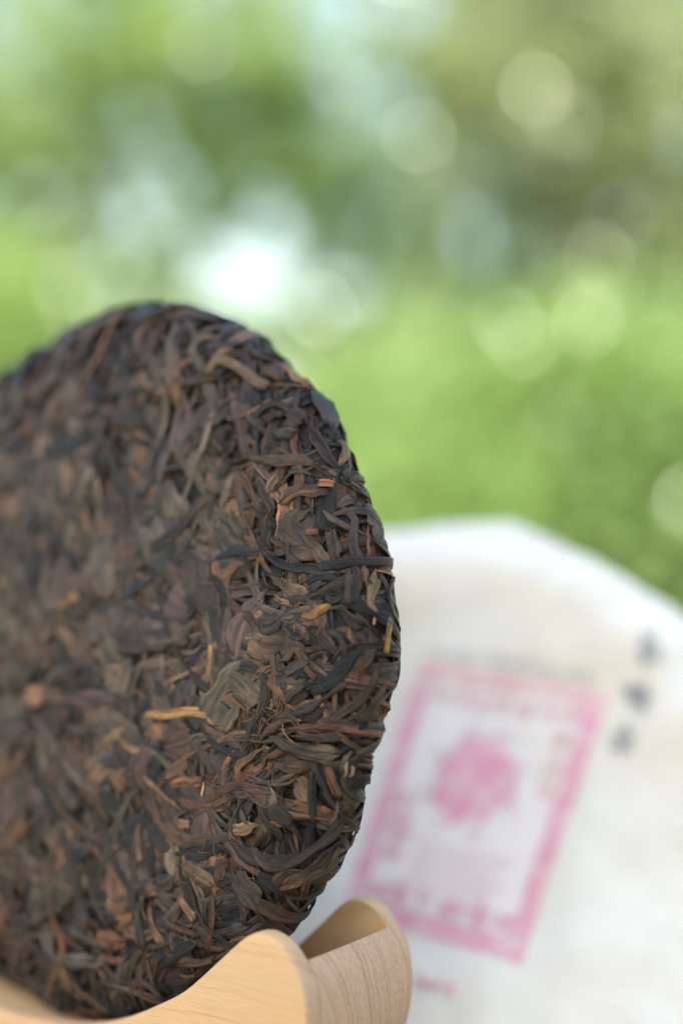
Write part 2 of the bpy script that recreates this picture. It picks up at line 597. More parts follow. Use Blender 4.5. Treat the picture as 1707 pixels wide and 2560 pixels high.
# ---- draping height field over the chart
GRID = 0.045
GS = int((S_MAX + 1.5) / GRID)
Hf = np.zeros((2 * GS + 1, 2 * GS + 1), np.float32)
OWN = np.full(Hf.shape, -1, np.int32)
LEAVES = []


def gi(ab):
    i = np.clip(np.rint(ab[..., 0] / GRID).astype(int) + GS, 0, 2 * GS)
    j = np.clip(np.rint(ab[..., 1] / GRID).astype(int) + GS, 0, 2 * GS)
    return i, j


def snoise(x, seed, octaves=3, f0=1.0):
    r = np.random.default_rng(seed)
    v = np.zeros_like(x)
    a = 1.0
    f = f0
    for _ in range(octaves):
        v += a * np.sin(x * f * (0.8 + 0.4 * r.random()) + r.random() * 6.28)
        a *= 0.55
        f *= 2.1
    return v / 1.8


def vnoise(a, b, r):
    """value noise on the outer grid a x b, about -1..1"""
    na, nb = int(a.max()) + 3, int(b.max()) + 3
    G = r.random((na, nb)) * 2 - 1
    ia, ib = np.floor(a).astype(int), np.floor(b).astype(int)
    fa, fb = a - ia, b - ib
    fa, fb = (fa * fa * (3 - 2 * fa))[:, None], (fb * fb * (3 - 2 * fb))[None, :]
    g00, g10 = G[np.ix_(ia, ib)], G[np.ix_(ia + 1, ib)]
    g01, g11 = G[np.ix_(ia, ib + 1)], G[np.ix_(ia + 1, ib + 1)]
    return (g00 * (1 - fa) + g10 * fa) * (1 - fb) + (g01 * (1 - fa) + g11 * fa) * fb


def gsmooth(x, sig):
    k = int(max(1, 3 * sig))
    ker = np.exp(-0.5 * (np.arange(-k, k + 1) / max(sig, 0.3)) ** 2)
    ker /= ker.sum()
    return np.convolve(np.pad(x, k, mode='edge'), ker, 'valid')


def add_leaf(ab, wid, thick, omega, twist, color, color2=None, kind='leaf', dip=(0.2, 0.2), lift=0.0, flat=1.0, tipfrac=(0.18, 0.25), wrinkle=0.02, m=6, step=0.13, jag=0.10, hero=False, curl=0.0):
    """drape one leaf along chart polyline ab"""
    seed = int(rng.integers(1 << 30))
    d = np.r_[0, np.cumsum(np.linalg.norm(np.diff(ab, axis=0), axis=1))]
    L = d[-1]
    if L < 0.15:
        return
    fine = np.arange(0, L + 1e-6, GRID * 0.9)
    A = np.stack([np.interp(fine, d, ab[:, 0]), np.interp(fine, d, ab[:, 1])], -1)
    if np.hypot(A[:, 0], A[:, 1]).max() > S_MAX + 0.9:
        return
    u = fine / L
    # plan width
    t0, t1 = tipfrac
    ep = rng.choice([0.45, 0.8, 1.3], 2) if kind != 'stem' else [0.6, 0.6]
    prof = np.clip(u / max(t0, 1e-3), 0, 1) ** ep[0] * np.clip((1 - u) / max(t1, 1e-3), 0, 1) ** ep[1]
    prof = np.maximum(prof, 0.12)
    W = wid * prof * (1 + jag * snoise(fine, seed + 1, 3, 2.2))
    foot = W * np.sin(np.clip(omega / 2, 0.1, math.pi / 2)) / np.clip(omega / 2, 0.1, math.pi / 2)    # half footprint
    if omega > math.pi:
        foot = 2 * W / omega * 1.0
    T = np.gradient(A, axis=0)
    T /= np.linalg.norm(T, axis=1)[:, None] + 1e-9
    B = np.stack([-T[:, 1], T[:, 0]], -1)
    q = np.array([-0.85, -0.45, 0, 0.45, 0.85])
    S = A[:, None, :] + B[:, None, :] * (q[None, :, None] * foot[:, None, None])
    I, J = gi(S)
    hs = Hf[I, J]
    b = 0.4 * hs.max(1) + 0.6 * hs.mean(1)
    sg = (0.25 if kind != 'stem' else 0.6) / (GRID * 0.9)
    h = gsmooth(b, sg)
    h = np.maximum(h, b - 0.10) if kind != 'stem' else h
    h = gsmooth(h, 3)
    rad = 2 * W / max(omega, 0.4)
    body = np.where(omega > 2.2, np.minimum(rad * 0.8, 0.16), thick * 0.8)   # half height
    h = h + body + lift
    h = h - dip[0] * np.clip(1 - u / 0.22, 0, 1) ** 1.5 - dip[1] * np.clip(1 - (1 - u) / 0.22, 0, 1) ** 1.5
    # write the footprint
    q2 = np.linspace(-1, 1, max(3, int(2 * foot.max() / GRID) + 2))
    S2 = A[:, None, :] + B[:, None, :] * (q2[None, :, None] * foot[:, None, None])
    I, J = gi(S2)
    top = (h + body)[:, None] - 0.25 * body[:, None] * q2[None, :] ** 2
    cur = Hf[I, J]
    up = top > cur
    np.maximum.at(Hf, (I.ravel(), J.ravel()), top.ravel().astype(np.float32))
    OWN[I[up], J[up]] = len(LEAVES)
    LEAVES.append(dict(A=A, W=W, h=h, u=u, L=L, thick=thick, omega=omega, twist=twist, color=np.array(color), color2=np.array(color2 if color2 is not None else color),
                       kind=kind, seed=seed, wrinkle=wrinkle, m=m, step=step, flat=flat, hero=hero, curl=curl))


def press(h, s):
    c = np.interp(s, [0, 6.5, 9.0, 10.5, 13], [0.13, 0.20, 0.62, 0.75, 0.70])
    return np.where(h > 0, c * (1 - np.exp(-np.maximum(h, 0) / c)), h)


def leaf_mesh(lf):
    """vertices (cake-local cm t,n,z), quads, colours, uv"""
    r = np.random.default_rng(lf['seed'] + 5)
    L = lf['L']
    if not lf['hero'] and lf['m'] > 5 and lf['A'][:, 0].mean() > 4.0:
        lf = dict(lf, m=12, step=0.08)
    nr_ = max(5, int(L / lf['step']))
    ss = np.linspace(0, L, nr_)
    fine = lf['u'] * L
    A = np.stack([np.interp(ss, fine, lf['A'][:, 0]), np.interp(ss, fine, lf['A'][:, 1])], -1)
    W = np.interp(ss, fine, lf['W'])
    h = np.interp(ss, fine, lf['h'])
    sc = np.hypot(A[:, 0], A[:, 1])
    P, Nv = surf(A)
    T = np.gradient(P, axis=0)
    T -= (T * Nv).sum(1, keepdims=True) * Nv
    T /= np.linalg.norm(T, axis=1, keepdims=True) + 1e-9
    B = np.cross(Nv, T)
    m = lf['m']
    q = np.linspace(-1, 1, m)
    om = lf['omega'] * (1 + (0.1 if lf['kind'] == 'stem' else 0.4) * snoise(ss, lf['seed'] + 9, 2, 1.3))
    om = np.clip(om, 0.15, 5.6)
    al = q[None, :] * om[:, None] / 2
    rho = (2 * W / om)[:, None]
    side = np.where(q[None, :] < 0, 1 + 0.22 * snoise(ss, lf['seed'] + 71, 3, 3.5)[:, None], 1 + 0.22 * snoise(ss, lf['seed'] + 72, 3, 3.5)[:, None])
    if lf['kind'] != 'stem':
        al = al * side
    x = rho * np.sin(al)
    y = rho * (np.cos(al) - np.mean(np.cos(al), axis=1, keepdims=True))
    nx_, ny_ = np.sin(al), np.cos(al)
    # longitudinal folds
    wr = lf['wrinkle']
    fold = np.zeros_like(x)
    for k in range(2):
        f = (1.7 + 2.4 * k) * (0.8 + 0.5 * r.random())
        arg = q[None, :] * f + r.random() * 6.28 + 1.1 * snoise(ss, lf['seed'] + 20 + k, 2, 0.9)[:, None]
        fold += (0.6 ** k) * (1 - 2 * np.abs(np.sin(arg)) ** 0.8) * (0.7 + 0.5 * snoise(ss, lf['seed'] + 27 + k, 2, 1.3)[:, None])
    fold += 0.7 * snoise(ss, lf['seed'] + 33, 3, 3.0)[:, None] * np.cos(q[None, :] * 2)
    fold *= wr * np.clip(W / (W.max() + 1e-6), 0.2, 1)[:, None]
    if lf['kind'] == 'flake':
        fold += 0.05 * np.sin(ss * 2.1 + lf['seed'] % 7)[:, None] * q[None, :]
        fold += 0.04 * (np.abs(q) ** 2)[None, :] * snoise(ss, lf['seed'] + 41, 3, 3.3)[:, None]
    x = x + nx_ * fold
    y = y + ny_ * fold
    cr = vnoise(ss * 1.6, (q + 1) * 1.3, r) * 0.085 + vnoise(ss * 5.0, (q + 1) * 3.5, r) * 0.022
    cr *= np.clip(W / 0.22, 0.25, 1.3)[:, None] * (0.35 if lf['kind'] == 'stem' else 1.0)
    x = x + nx_ * cr
    y = y + ny_ * cr
    ht = lf['thick'] / 2 * np.clip(1.25 - 0.75 * np.abs(q)[None, :] ** 3, 0.3, 2)
    ox, oy = np.concatenate([x + nx_ * ht, (x - nx_ * ht)[:, ::-1]], 1), np.concatenate([y + ny_ * ht, (y - ny_ * ht)[:, ::-1]], 1)
    tw = lf['twist'][0] + (math.pi if (lf['kind'] == 'leaf' and lf['seed'] % 100 < (35 if lf['hero'] else 45)) else 0) + lf['twist'][1] * (ss / L - 0.5) + lf['twist'][2] * snoise(ss, lf['seed'] + 50, 2, 1.1)
    c, s_ = np.cos(tw)[:, None], np.sin(tw)[:, None]
    X = ox * c - oy * s_
    Y = (ox * s_ + oy * c)
    Y = Y * np.interp(sc, [0, 7, 10], [0.75, 0.9, 1.0])[:, None]
    # sideways drift of the roll so edges are not parallel
    hv = press(h[:, None] + Y, sc[:, None])
    V = P[:, None, :] + B[:, None, :] * X[:, :, None] + Nv[:, None, :] * hv[:, :, None]
    if lf['kind'] != 'stem':
        e0, e1 = np.clip(1 - ss / (0.14 * L), 0, 1), np.clip(1 - (L - ss) / (0.14 * L), 0, 1)
        amp = min(0.28, 0.9 * W.max())
        tear0 = np.convolve(r.normal(size=m + 2), [0.3, 0.4, 0.3], 'valid') * amp
        tear1 = np.convolve(r.normal(size=m + 2), [0.3, 0.4, 0.3], 'valid') * amp
        tq = e0[:, None] * np.r_[tear0, tear0[::-1]][None, :] + e1[:, None] * np.r_[tear1, tear1[::-1]][None, :]
        V = V + T[:, None, :] * tq[:, :, None]
    M2 = 2 * m
    Vv = V.reshape(-1, 3)
    i0 = (np.arange(nr_ - 1)[:, None] * M2 + np.arange(M2)[None, :])
    i1 = (np.arange(nr_ - 1)[:, None] * M2 + (np.arange(M2)[None, :] + 1) % M2)
    quads = np.stack([i0, i1, i1 + M2, i0 + M2], -1).reshape(-1, 4)
    # end caps: strips between the two skins
    caps = []
    for base in (0, (nr_ - 1) * M2):
        for k in range(m - 1):
            qd = [base + k, base + k + 1, base + M2 - 2 - k, base + M2 - 1 - k]
            caps.append(qd if base else qd[::-1])
    quads = np.vstack([quads, np.array(caps)])
    uu = ss / L
    mixf = np.clip(0.5 + 0.5 * snoise(ss, lf['seed'] + 60, 2, 1.0) + (uu - 0.6) * 0.8, 0, 1)
    col = lf['color'][None, :] * (1 - mixf[:, None]) + lf['color2'][None, :] * mixf[:, None]
    col = np.repeat(col[:, None, :], M2, 1)
    edge = np.abs(np.concatenate([q, q[::-1]]))[None, :, None] ** 4
    col = col * (1 + 0.5 * edge)
    around = np.concatenate([q, q[::-1]])[None, :] * W[:, None]
    uv = np.stack([np.repeat(ss[:, None], M2, 1), around, np.full((nr_, M2), (lf['seed'] % 997) * 0.37)], -1)
    return Vv, quads, col.reshape(-1, 3), uv.reshape(-1, 3)


# ---- palettes (linear reflectance of dried tea)
BLACK = (0.0100, 0.0085, 0.0090)
INK = (0.0135, 0.0125, 0.0165)
DARK = (0.025, 0.0165, 0.0130)
GREY = (0.046, 0.0340, 0.0290)
OLIVE = (0.058, 0.0425, 0.0305)
PURP = (0.040, 0.0240, 0.0220)
BROWN = (0.086, 0.0450, 0.0280)
RED = (0.092, 0.036, 0.0215)
RUST = (0.150, 0.063, 0.030)
TAN = (0.185, 0.112, 0.064)
GOLD = (0.28, 0.150, 0.052)
PAL = [(BLACK, .19), (INK, .15), (DARK, .19), (GREY, .12), (OLIVE, .06), (PURP, .13), (BROWN, .15), (RED, .05), (RUST, .02), (TAN, .012)]
_pc = [p[0] for p in PAL]
_pw = np.array([p[1] for p in PAL])
_pw = _pw / _pw.sum()


def pick():
    c = np.array(_pc[rng.choice(len(_pc), p=_pw)])
    return c * rng.uniform(0.75, 1.3)


def walk(c, th, L, k, wig, n=16):
    """curved centreline through c"""
    ds = L / (n - 1)
    heading = th + k * (np.arange(n) / (n - 1) - 0.5) + wig * snoise(np.arange(n) / (n - 1) * 3.2, int(rng.integers(1 << 30)), 2, 1.6)
    st = np.stack([np.cos(heading), np.sin(heading)], -1) * ds
    P = np.cumsum(st, 0)
    return P - P[n // 2] + c


def rand_leaf(layer):
    s = S_MAX * math.sqrt(rng.random()) * 0.985
    ph = rng.random() * 2 * math.pi
    c = np.array([s * math.cos(ph), s * math.sin(ph)])
    rim = np.clip((s - 6.5) / 3.0, 0, 1)
    th = rng.random() * 2 * math.pi
    if s > S_EQ - 0.3 and rng.random() < 0.55:
        th = ph + math.pi / 2 + rng.normal() * 0.5      # wraps around the rim
    x = rng.random()
    c1 = pick()
    if rim < 0.6 and rng.random() < 0.6:
        c1 = np.array([GREY, BROWN, PURP, OLIVE][rng.integers(4)]) * rng.uniform(1.5, 2.8)
    c2 = pick() if rng.random() < 0.45 else c1 * rng.uniform(0.8, 1.4)
    if c1[0] > 0.08:
        c2 = np.array(DARK) * rng.uniform(1, 2.2)
    dp = (rng.uniform(0.05, 0.32), rng.uniform(0.05, 0.32))
    if layer == 0 or x < 0.03 + 0.37 * (1 - rim):        # broad flakes
        L = rng.uniform(1.0, 2.4)
        add_leaf(walk(c, th, L, rng.normal() * 0.5, 0.12), rng.uniform(0.22, 0.48) * (1.3 - 0.3 * rim), 0.04, rng.uniform(0.4, 1.5), (rng.normal() * 0.12, rng.normal() * 0.3, 0.1), c1, c2,
                 'flake', dp, tipfrac=(rng.uniform(.08, .3), rng.uniform(.12, .4)), wrinkle=0.035, m=7, step=0.14, jag=0.16)
    elif x < 0.30 + 0.35 * (1 - rim):                    # half rolled leaf
        L = rng.uniform(1.6, 3.8)
        add_leaf(walk(c, th, L, rng.normal() * (0.6 + 1.0 * rim), 0.25 + 0.35 * rim), rng.uniform(0.16, 0.36), 0.045, rng.uniform(1.6, 3.6), (rng.normal() * 0.5, rng.normal() * 1.2, 0.3), c1, c2,
                 'leaf', dp, wrinkle=0.046, m=7, step=0.13, tipfrac=(rng.uniform(.1, .3), rng.uniform(.15, .45)))
    elif x < 0.92:                    # tightly twisted strand
        L = rng.uniform(2.2, 5.2)
        add_leaf(walk(c, th, L, rng.normal() * (0.8 + 1.3 * rim), 0.35 + 0.4 * rim), rng.uniform(0.13, 0.25), 0.05, rng.uniform(3.4, 5.2), (rng.random() * 6.28, rng.normal() * 3.0, 0.5), c1, c2,
                 'leaf', dp, wrinkle=0.040, m=7, step=0.12, tipfrac=(rng.uniform(.08, .25), rng.uniform(.15, .4)))
    else:                             # stems
        L = rng.uniform(0.9, 2.6)
        sc_ = np.array([BROWN, RED, RUST, GOLD, TAN][rng.choice(5, p=[.42, .28, .16, .04, .10])]) * rng.uniform(0.45, 0.85)
        add_leaf(walk(c, th, L, rng.normal() * 0.25, 0.05), rng.uniform(0.11, 0.18), 0.06, 5.2, (rng.random() * 6, 0.3, 0.1), sc_, sc_ * 0.9,
                 'stem', dp, wrinkle=0.012, m=6, step=0.16, tipfrac=(0.02, 0.02), jag=0.05)


for k in range(260):
    s = rng.uniform(8.3, S_MAX - 0.2)
    ph = rng.random() * 2 * math.pi
    c1 = pick()
    add_leaf(walk(np.array([s * math.cos(ph), s * math.sin(ph)]), ph + math.pi / 2 + rng.normal() * 0.5, rng.uniform(1.4, 2.4), 0.15, 0.1), rng.uniform(0.35, 0.55), 0.05, 0.5,
             (0, 0.1, 0.05), c1, c1 * 1.2, 'flake', (0.0, 0.0), tipfrac=(.15, .2), wrinkle=0.03, m=6, step=0.2)
for k in range(420):
    rand_leaf(0)
for k in range(1380):
    rand_leaf(1)
for k in range(420):       # crumbs that lodge in the gaps
    s = S_MAX * math.sqrt(rng.random()) * 0.985
    ph = rng.random() * 2 * math.pi
    c1 = pick() * rng.uniform(0.9, 1.5)
    add_leaf(walk(np.array([s * math.cos(ph), s * math.sin(ph)]), rng.random() * 6.28, rng.uniform(0.4, 1.0), rng.normal() * 0.8, 0.2), rng.uniform(0.07, 0.17), 0.05, rng.uniform(1.0, 4.5),
             (rng.random() * 6, rng.normal(), 0.3), c1, c1, 'leaf', (0.05, 0.05), lift=-0.06, wrinkle=0.015, m=5, step=0.12)

# ---- pieces one can pick out in the photograph: (crop, points, width, kind, colour, colour2)
CROP = {'A': (500, 1150, 3.136), 'B': (300, 1600, 2.613), 'C': (450, 750, 2.851), 'D': (450, 1450, 2.851), 'E': (0, 2100, 1.4255), 'F': (0, 750, 3.136), 'G': (0, 1450, 3.136)}
HERO = [
 ('F', [(1060,730),(930,950),(830,1180),(750,1400)], 55, 'stem', RED, DARK),
 ('F', [(100,1550),(80,1760)], 120, 'flake', TAN, BROWN), ('F', [(650,1640),(670,1820)], 66, 'leaf', RUST, TAN), ('F', [(990,960),(1000,1090)], 55, 'leaf', TAN, TAN),
 ('G', [(400,210),(520,150),(680,50)], 75, 'stem', GOLD, TAN), ('G', [(420,330),(520,470),(600,650)], 100, 'leaf', TAN, BROWN), ('G', [(220,400),(310,550),(380,680)], 65, 'leaf', RED, BROWN),
 ('G', [(800,680),(940,780)], 105, 'flake', GOLD, TAN), ('G', [(990,1160),(860,1230),(740,1340),(680,1440)], 65, 'stem', TAN, OLIVE), ('G', [(900,1250),(1000,1320),(1130,1390)], 75, 'leaf', BROWN, TAN),
 ('G', [(820,1480),(900,1560),(960,1690)], 75, 'leaf', TAN, BROWN), ('G', [(0,2080),(120,1990),(230,1870)], 105, 'leaf', BROWN, RUST), ('G', [(450,1930),(500,2080),(580,2250)], 85, 'leaf', GREY, DARK),
 ('C', [(270,255),(170,270),(110,350),(140,440),(210,560)], 80, 'leaf', TAN, OLIVE), ('C', [(230,400),(370,460),(500,540),(660,620)], 95, 'stem', BROWN, TAN),
 ('C', [(790,440),(810,520),(880,560),(920,610)], 62, 'leaf', GOLD, TAN), ('C', [(440,650),(560,750)], 140, 'flake', INK, BLACK), ('C', [(960,600),(1010,720),(1090,830),(1130,930)], 150, 'flake', INK, GREY),
 ('C', [(750,790),(890,860)], 150, 'flake', DARK, PURP), ('C', [(580,870),(660,810),(750,800)], 60, 'leaf', DARK, GREY), ('C', [(910,880),(990,1000),(1080,1130),(1150,1240)], 80, 'leaf', PURP, DARK),
 ('C', [(180,330),(300,320),(430,300),(540,260)], 75, 'leaf', PURP, INK), ('C', [(560,460),(650,500),(750,560)], 100, 'leaf', DARK, BROWN), ('C', [(0,110),(150,110),(280,140)], 100, 'leaf', PURP, GREY),
 ('C', [(1150,960),(1200,1080),(1130,1160)], 90, 'leaf', GREY, TAN), ('C', [(1180,1180),(1210,1300)], 55, 'leaf', GREY, INK),
 ('C', [(370,1140),(480,1105),(600,1120),(760,1140),(900,1160),(1000,1200),(1040,1270)], 95, 'leaf', OLIVE, BROWN), ('C', [(360,1150),(280,1240),(220,1400),(200,1550),(180,1700)], 75, 'leaf', DARK, PURP),
 ('C', [(620,960),(740,960),(830,990)], 90, 'leaf', GREY, DARK), ('C', [(190,960),(260,1060),(310,1130)], 60, 'leaf', BROWN, OLIVE), ('C', [(330,1480),(400,1600),(480,1680)], 80, 'leaf', OLIVE, GREY),
 ('A', [(240,80),(330,130),(370,220),(440,330),(520,430)], 62, 'leaf', BROWN, DARK), ('A', [(420,80),(470,200),(520,330),(560,450)], 72, 'leaf', GREY, PURP), ('A', [(610,100),(560,160),(545,230),(560,290)], 90, 'leaf', TAN, OLIVE),
 ('A', [(590,350),(660,290),(760,245),(900,230),(1020,240),(1080,270)], 78, 'leaf', BROWN, GREY), ('A', [(690,90),(780,90),(870,125)], 60, 'leaf', OLIVE, GREY), ('A', [(900,180),(1000,170),(1105,195)], 42, 'leaf', RUST, BROWN),
 ('A', [(1000,350),(1120,335),(1200,310),(1245,290)], 58, 'leaf', GREY, OLIVE), ('A', [(1120,400),(1180,440),(1200,540),(1190,640),(1220,720),(1265,840),(1275,920)], 58, 'leaf', GREY, DARK),
 ('A', [(820,360),(720,430),(650,520),(600,610)], 150, 'flake', OLIVE, GREY), ('A', [(560,560),(620,620),(650,690)], 60, 'leaf', BROWN, OLIVE), ('A', [(780,560),(860,650),(940,730),(1000,780),(1070,840)], 110, 'leaf', OLIVE, TAN),
 ('A', [(690,610),(680,690),(740,760),(810,790)], 62, 'leaf', GREY, INK), ('A', [(810,545),(930,560)], 60, 'stem', RUST, RED), ('A', [(990,510),(1030,620),(1060,720),(1090,800)], 88, 'leaf', OLIVE, DARK),
 ('A', [(450,640),(520,760),(640,830),(780,840),(900,860),(1040,890),(1160,890)], 92, 'leaf', INK, GREY), ('A', [(800,950),(900,920),(1040,930),(1150,950)], 60, 'leaf', BLACK, INK), ('A', [(850,1040),(920,960),(1000,920)], 60, 'leaf', INK, GREY),
 ('A', [(970,1060),(1060,1075),(1140,1070)], 60, 'leaf', BLACK, INK), ('A', [(520,890),(600,960),(720,1020),(840,1080),(915,1125)], 112, 'leaf', OLIVE, TAN), ('A', [(540,1050),(640,1110),(745,1140)], 50, 'leaf', TAN, RUST),
 ('A', [(1190,850),(1210,950),(1190,1060),(1240,1190)], 100, 'leaf', PURP, DARK), ('A', [(1400,900),(1370,1030),(1360,1140),(1390,1260)], 90, 'leaf', OLIVE, TAN), ('A', [(750,1230),(860,1240),(940,1190),(1055,1115)], 56, 'leaf', RUST, GOLD),
 ('A', [(1080,1180),(1180,1240),(1290,1290),(1345,1330)], 80, 'leaf', DARK, PURP), ('A', [(430,1270),(540,1290),(660,1205)], 150, 'flake', GREY, DARK), ('A', [(650,1290),(740,1370),(860,1450)], 100, 'leaf', DARK, INK),
 ('A', [(800,1350),(890,1300),(960,1390),(1050,1500),(1100,1545)], 92, 'leaf', DARK, PURP), ('A', [(1000,1360),(1110,1400),(1140,1500),(1080,1560)], 52, 'leaf', INK, DARK),
 ('A', [(320,790),(200,900),(190,1030),(250,1130),(360,1190),(410,1300),(390,1420),(300,1530)], 66, 'leaf', BROWN, PURP), ('A', [(20,935),(100,930),(160,1050),(190,1200)], 52, 'leaf', BLACK, INK),
 ('A', [(0,1000),(60,1130),(110,1300),(140,1450),(150,1560)], 62, 'leaf', INK, GREY), ('A', [(235,1320),(270,1430),(292,1485)], 45, 'leaf', GOLD, TAN), ('A', [(90,750),(110,850),(170,900),(250,830),(340,790)], 46, 'leaf', RUST, BROWN),
 ('A', [(1318,470),(1320,640),(1325,790)], 20, 'stem', RUST, BROWN), ('A', [(1340,440),(1395,530),(1360,620)], 130, 'flake', OLIVE, GREY), ('A', [(1475,1230),(1462,1400),(1450,1560)], 50, 'stem', TAN, GOLD),
 ('A', [(1330,1010),(1300,900),(1290,800)], 60, 'leaf', DARK, BROWN), ('A', [(1230,200),(1300,230),(1350,270)], 80, 'leaf', DARK, GREY), ('A', [(1260,400),(1330,370),(1380,340)], 70, 'leaf', BLACK, DARK),
 ('B', [(1240,310),(1120,370),(1050,420)], 100, 'leaf', GREY, DARK), ('B', [(1568,60),(1480,180),(1370,260),(1240,310),(1150,350)], 92, 'leaf', INK, INK), ('B', [(1060,485),(1180,460),(1320,380),(1440,310),(1540,230)], 72, 'leaf', INK, GREY),
 ('B', [(980,80),(990,250),(1000,400),(1000,495)], 46, 'stem', BROWN, RED), ('B', [(1195,155),(1285,265)], 46, 'stem', RED, BROWN), ('B', [(1110,250),(1170,210),(1240,240)], 90, 'leaf', INK, BLACK), ('B', [(1075,303),(1130,325),(1185,315)], 30, 'leaf', TAN, GOLD),
 ('B', [(700,270),(780,230),(850,215)], 130, 'flake', GREY, DARK), ('B', [(690,180),(800,165),(900,190),(950,300),(940,400),(880,530),(800,680),(760,765)], 82, 'leaf', DARK, PURP),
 ('B', [(645,365),(750,410),(860,505)], 24, 'stem', RED, RUST), ('B', [(140,497),(300,482),(450,474),(615,478)], 62, 'stem', GOLD, GOLD), ('B', [(390,380),(500,400),(650,425)], 42, 'leaf', BROWN, DARK), ('B', [(565,290),(570,150),(580,0)], 34, 'stem', TAN, GOLD),
 ('B', [(870,690),(920,570),(1020,530),(1100,520),(1130,580),(1220,620),(1350,600),(1430,570)], 58, 'leaf', BROWN, DARK), ('B', [(1100,640),(1250,650),(1400,640),(1500,610)], 72, 'leaf', DARK, GREY),
 ('B', [(985,620),(1080,700),(1200,740),(1350,765),(1500,740)], 118, 'leaf', GREY, TAN), ('B', [(820,840),(900,780),(995,680)], 36, 'leaf', GREY, DARK), ('B', [(905,715),(820,780),(760,820),(750,890),(790,935)], 52, 'leaf', RUST, TAN),
 ('B', [(910,850),(930,780),(1000,740),(1065,730)], 32, 'leaf', BROWN, RUST), ('B', [(950,860),(970,800)], 34, 'stem', RUST, RUST), ('B', [(800,890),(900,930),(1010,930),(1110,880),(1205,800)], 66, 'leaf', OLIVE, GREY),
 ('B', [(400,1090),(560,1110),(680,1060),(765,1010)], 42, 'leaf', RED, BROWN), ('B', [(330,1010),(420,1080),(520,1080),(600,1030),(700,970),(800,970),(920,1000),(1085,1000)], 74, 'leaf', RED, PURP),
 ('B', [(1040,1050),(1060,1150),(1145,1190)], 110, 'leaf', DARK, BLACK), ('B', [(1120,920),(1190,1000),(1255,1090)], 140, 'flake', OLIVE, TAN), ('B', [(1240,830),(1250,1000),(1270,1250)], 52, 'stem', BLACK, INK),
 ('B', [(1325,820),(1390,930),(1455,1070)], 62, 'stem', RED, BROWN), ('B', [(870,1050),(920,1150),(1000,1260),(1030,1390)], 92, 'leaf', GREY, DARK), ('B', [(985,1190),(1090,1210),(1145,1290)], 46, 'leaf', RUST, BROWN), ('B', [(1310,1090),(1380,1140)], 40, 'stem', RUST, RUST),
 ('B', [(850,1370),(940,1450),(1010,1500),(1120,1430),(1300,1340),(1420,1230),(1545,1110)], 108, 'leaf', GREY, DARK), ('B', [(175,1165),(280,1230),(360,1310),(450,1350),(560,1320),(700,1280),(925,1250)], 66, 'leaf', BROWN, GREY),
 ('B', [(700,1240),(780,1240),(880,1220)], 50, 'leaf', TAN, OLIVE), ('B', [(360,1410),(500,1390),(600,1370),(715,1405)], 90, 'leaf', INK, BLACK), ('B', [(160,1230),(250,1310),(340,1410)], 100, 'leaf', INK, PURP), ('B', [(380,1465),(480,1510),(570,1570),(655,1645)], 82, 'leaf', BROWN, TAN),
 ('B', [(140,1180),(100,1270),(110,1400),(130,1500)], 42, 'leaf', BROWN, TAN), ('B', [(280,850),(230,960),(180,1100)], 62, 'leaf', DARK, GREY), ('B', [(860,1580),(960,1600),(1040,1710)], 165, 'flake', BLACK, INK), ('B', [(720,1510),(800,1620),(910,1770)], 165, 'flake', DARK, GREY),
 ('B', [(640,1580),(650,1490),(705,1440)], 50, 'leaf', RED, BROWN), ('B', [(1060,1620),(1180,1540),(1300,1450),(1440,1320)], 82, 'leaf', BROWN, DARK), ('B', [(1180,1710),(1230,1560),(1360,1480),(1455,1310)], 52, 'leaf', BROWN, OLIVE),
 ('B', [(370,1695),(430,1760),(495,1815)], 60, 'stem', RUST, TAN), ('B', [(560,750),(650,860)], 180, 'flake', GREY, DARK), ('B', [(290,905),(360,860),(450,795)], 58, 'stem', RUST, RED), ('B', [(305,930),(430,930),(555,930)], 60, 'stem', RUST, RED), ('B', [(350,1195),(440,1205)], 66, 'stem', RUST, TAN),
 ('D', [(1010,1055),(1130,960),(1290,870),(1380,760),(1420,640),(1410,580)], 48, 'leaf', BROWN, DARK), ('D', [(1180,1040),(1320,980),(1380,880),(1430,780),(1520,680)], 62, 'leaf', DARK, BROWN), ('D', [(1390,490),(1310,590),(1285,660)], 82, 'leaf', PURP, RED),
 ('D', [(1250,1060),(1380,1110)], 140, 'flake', BLACK, INK), ('D', [(1220,1240),(1340,1240),(1460,1190)], 92, 'leaf', OLIVE, DARK), ('D', [(1230,1300),(1200,1390),(1165,1460)], 50, 'leaf', TAN, OLIVE), ('D', [(1180,1500),(1300,1480),(1420,1400)], 110, 'leaf', BLACK, DARK),
 ('D', [(860,1000),(930,960),(1010,900)], 110, 'flake', PURP, DARK), ('D', [(700,560),(800,480),(960,520)], 110, 'leaf', OLIVE, BROWN), ('D', [(690,650),(830,600),(990,540)], 70, 'leaf', GREY, OLIVE),
 ('E', [(150,60),(165,200),(200,350),(220,430),(180,540),(150,610)], 26, 'leaf', BROWN, RUST), ('E', [(215,440),(260,540)], 30, 'leaf', RUST, BROWN), ('E', [(220,40),(260,160),(290,300),(290,420)], 48, 'leaf', INK, GREY), ('E', [(370,240),(465,220)], 66, 'flake', RUST, BROWN),
 ('E', [(320,360),(425,370)], 70, 'flake', RUST, BROWN), ('E', [(540,290),(640,320),(720,352)], 30, 'stem', PURP, RED), ('E', [(520,220),(530,300),(595,408)], 26, 'leaf', RUST, TAN), ('E', [(740,190),(745,300),(742,432)], 22, 'stem', BROWN, RED), ('E', [(630,205),(692,292)], 30, 'stem', RUST, TAN),
 ('E', [(560,455),(620,410),(700,365)], 48, 'leaf', BLACK, INK), ('E', [(470,180),(560,160),(640,130)], 60, 'flake', DARK, GREY),
]
F_SRC = FOCAL / 36 * 2560
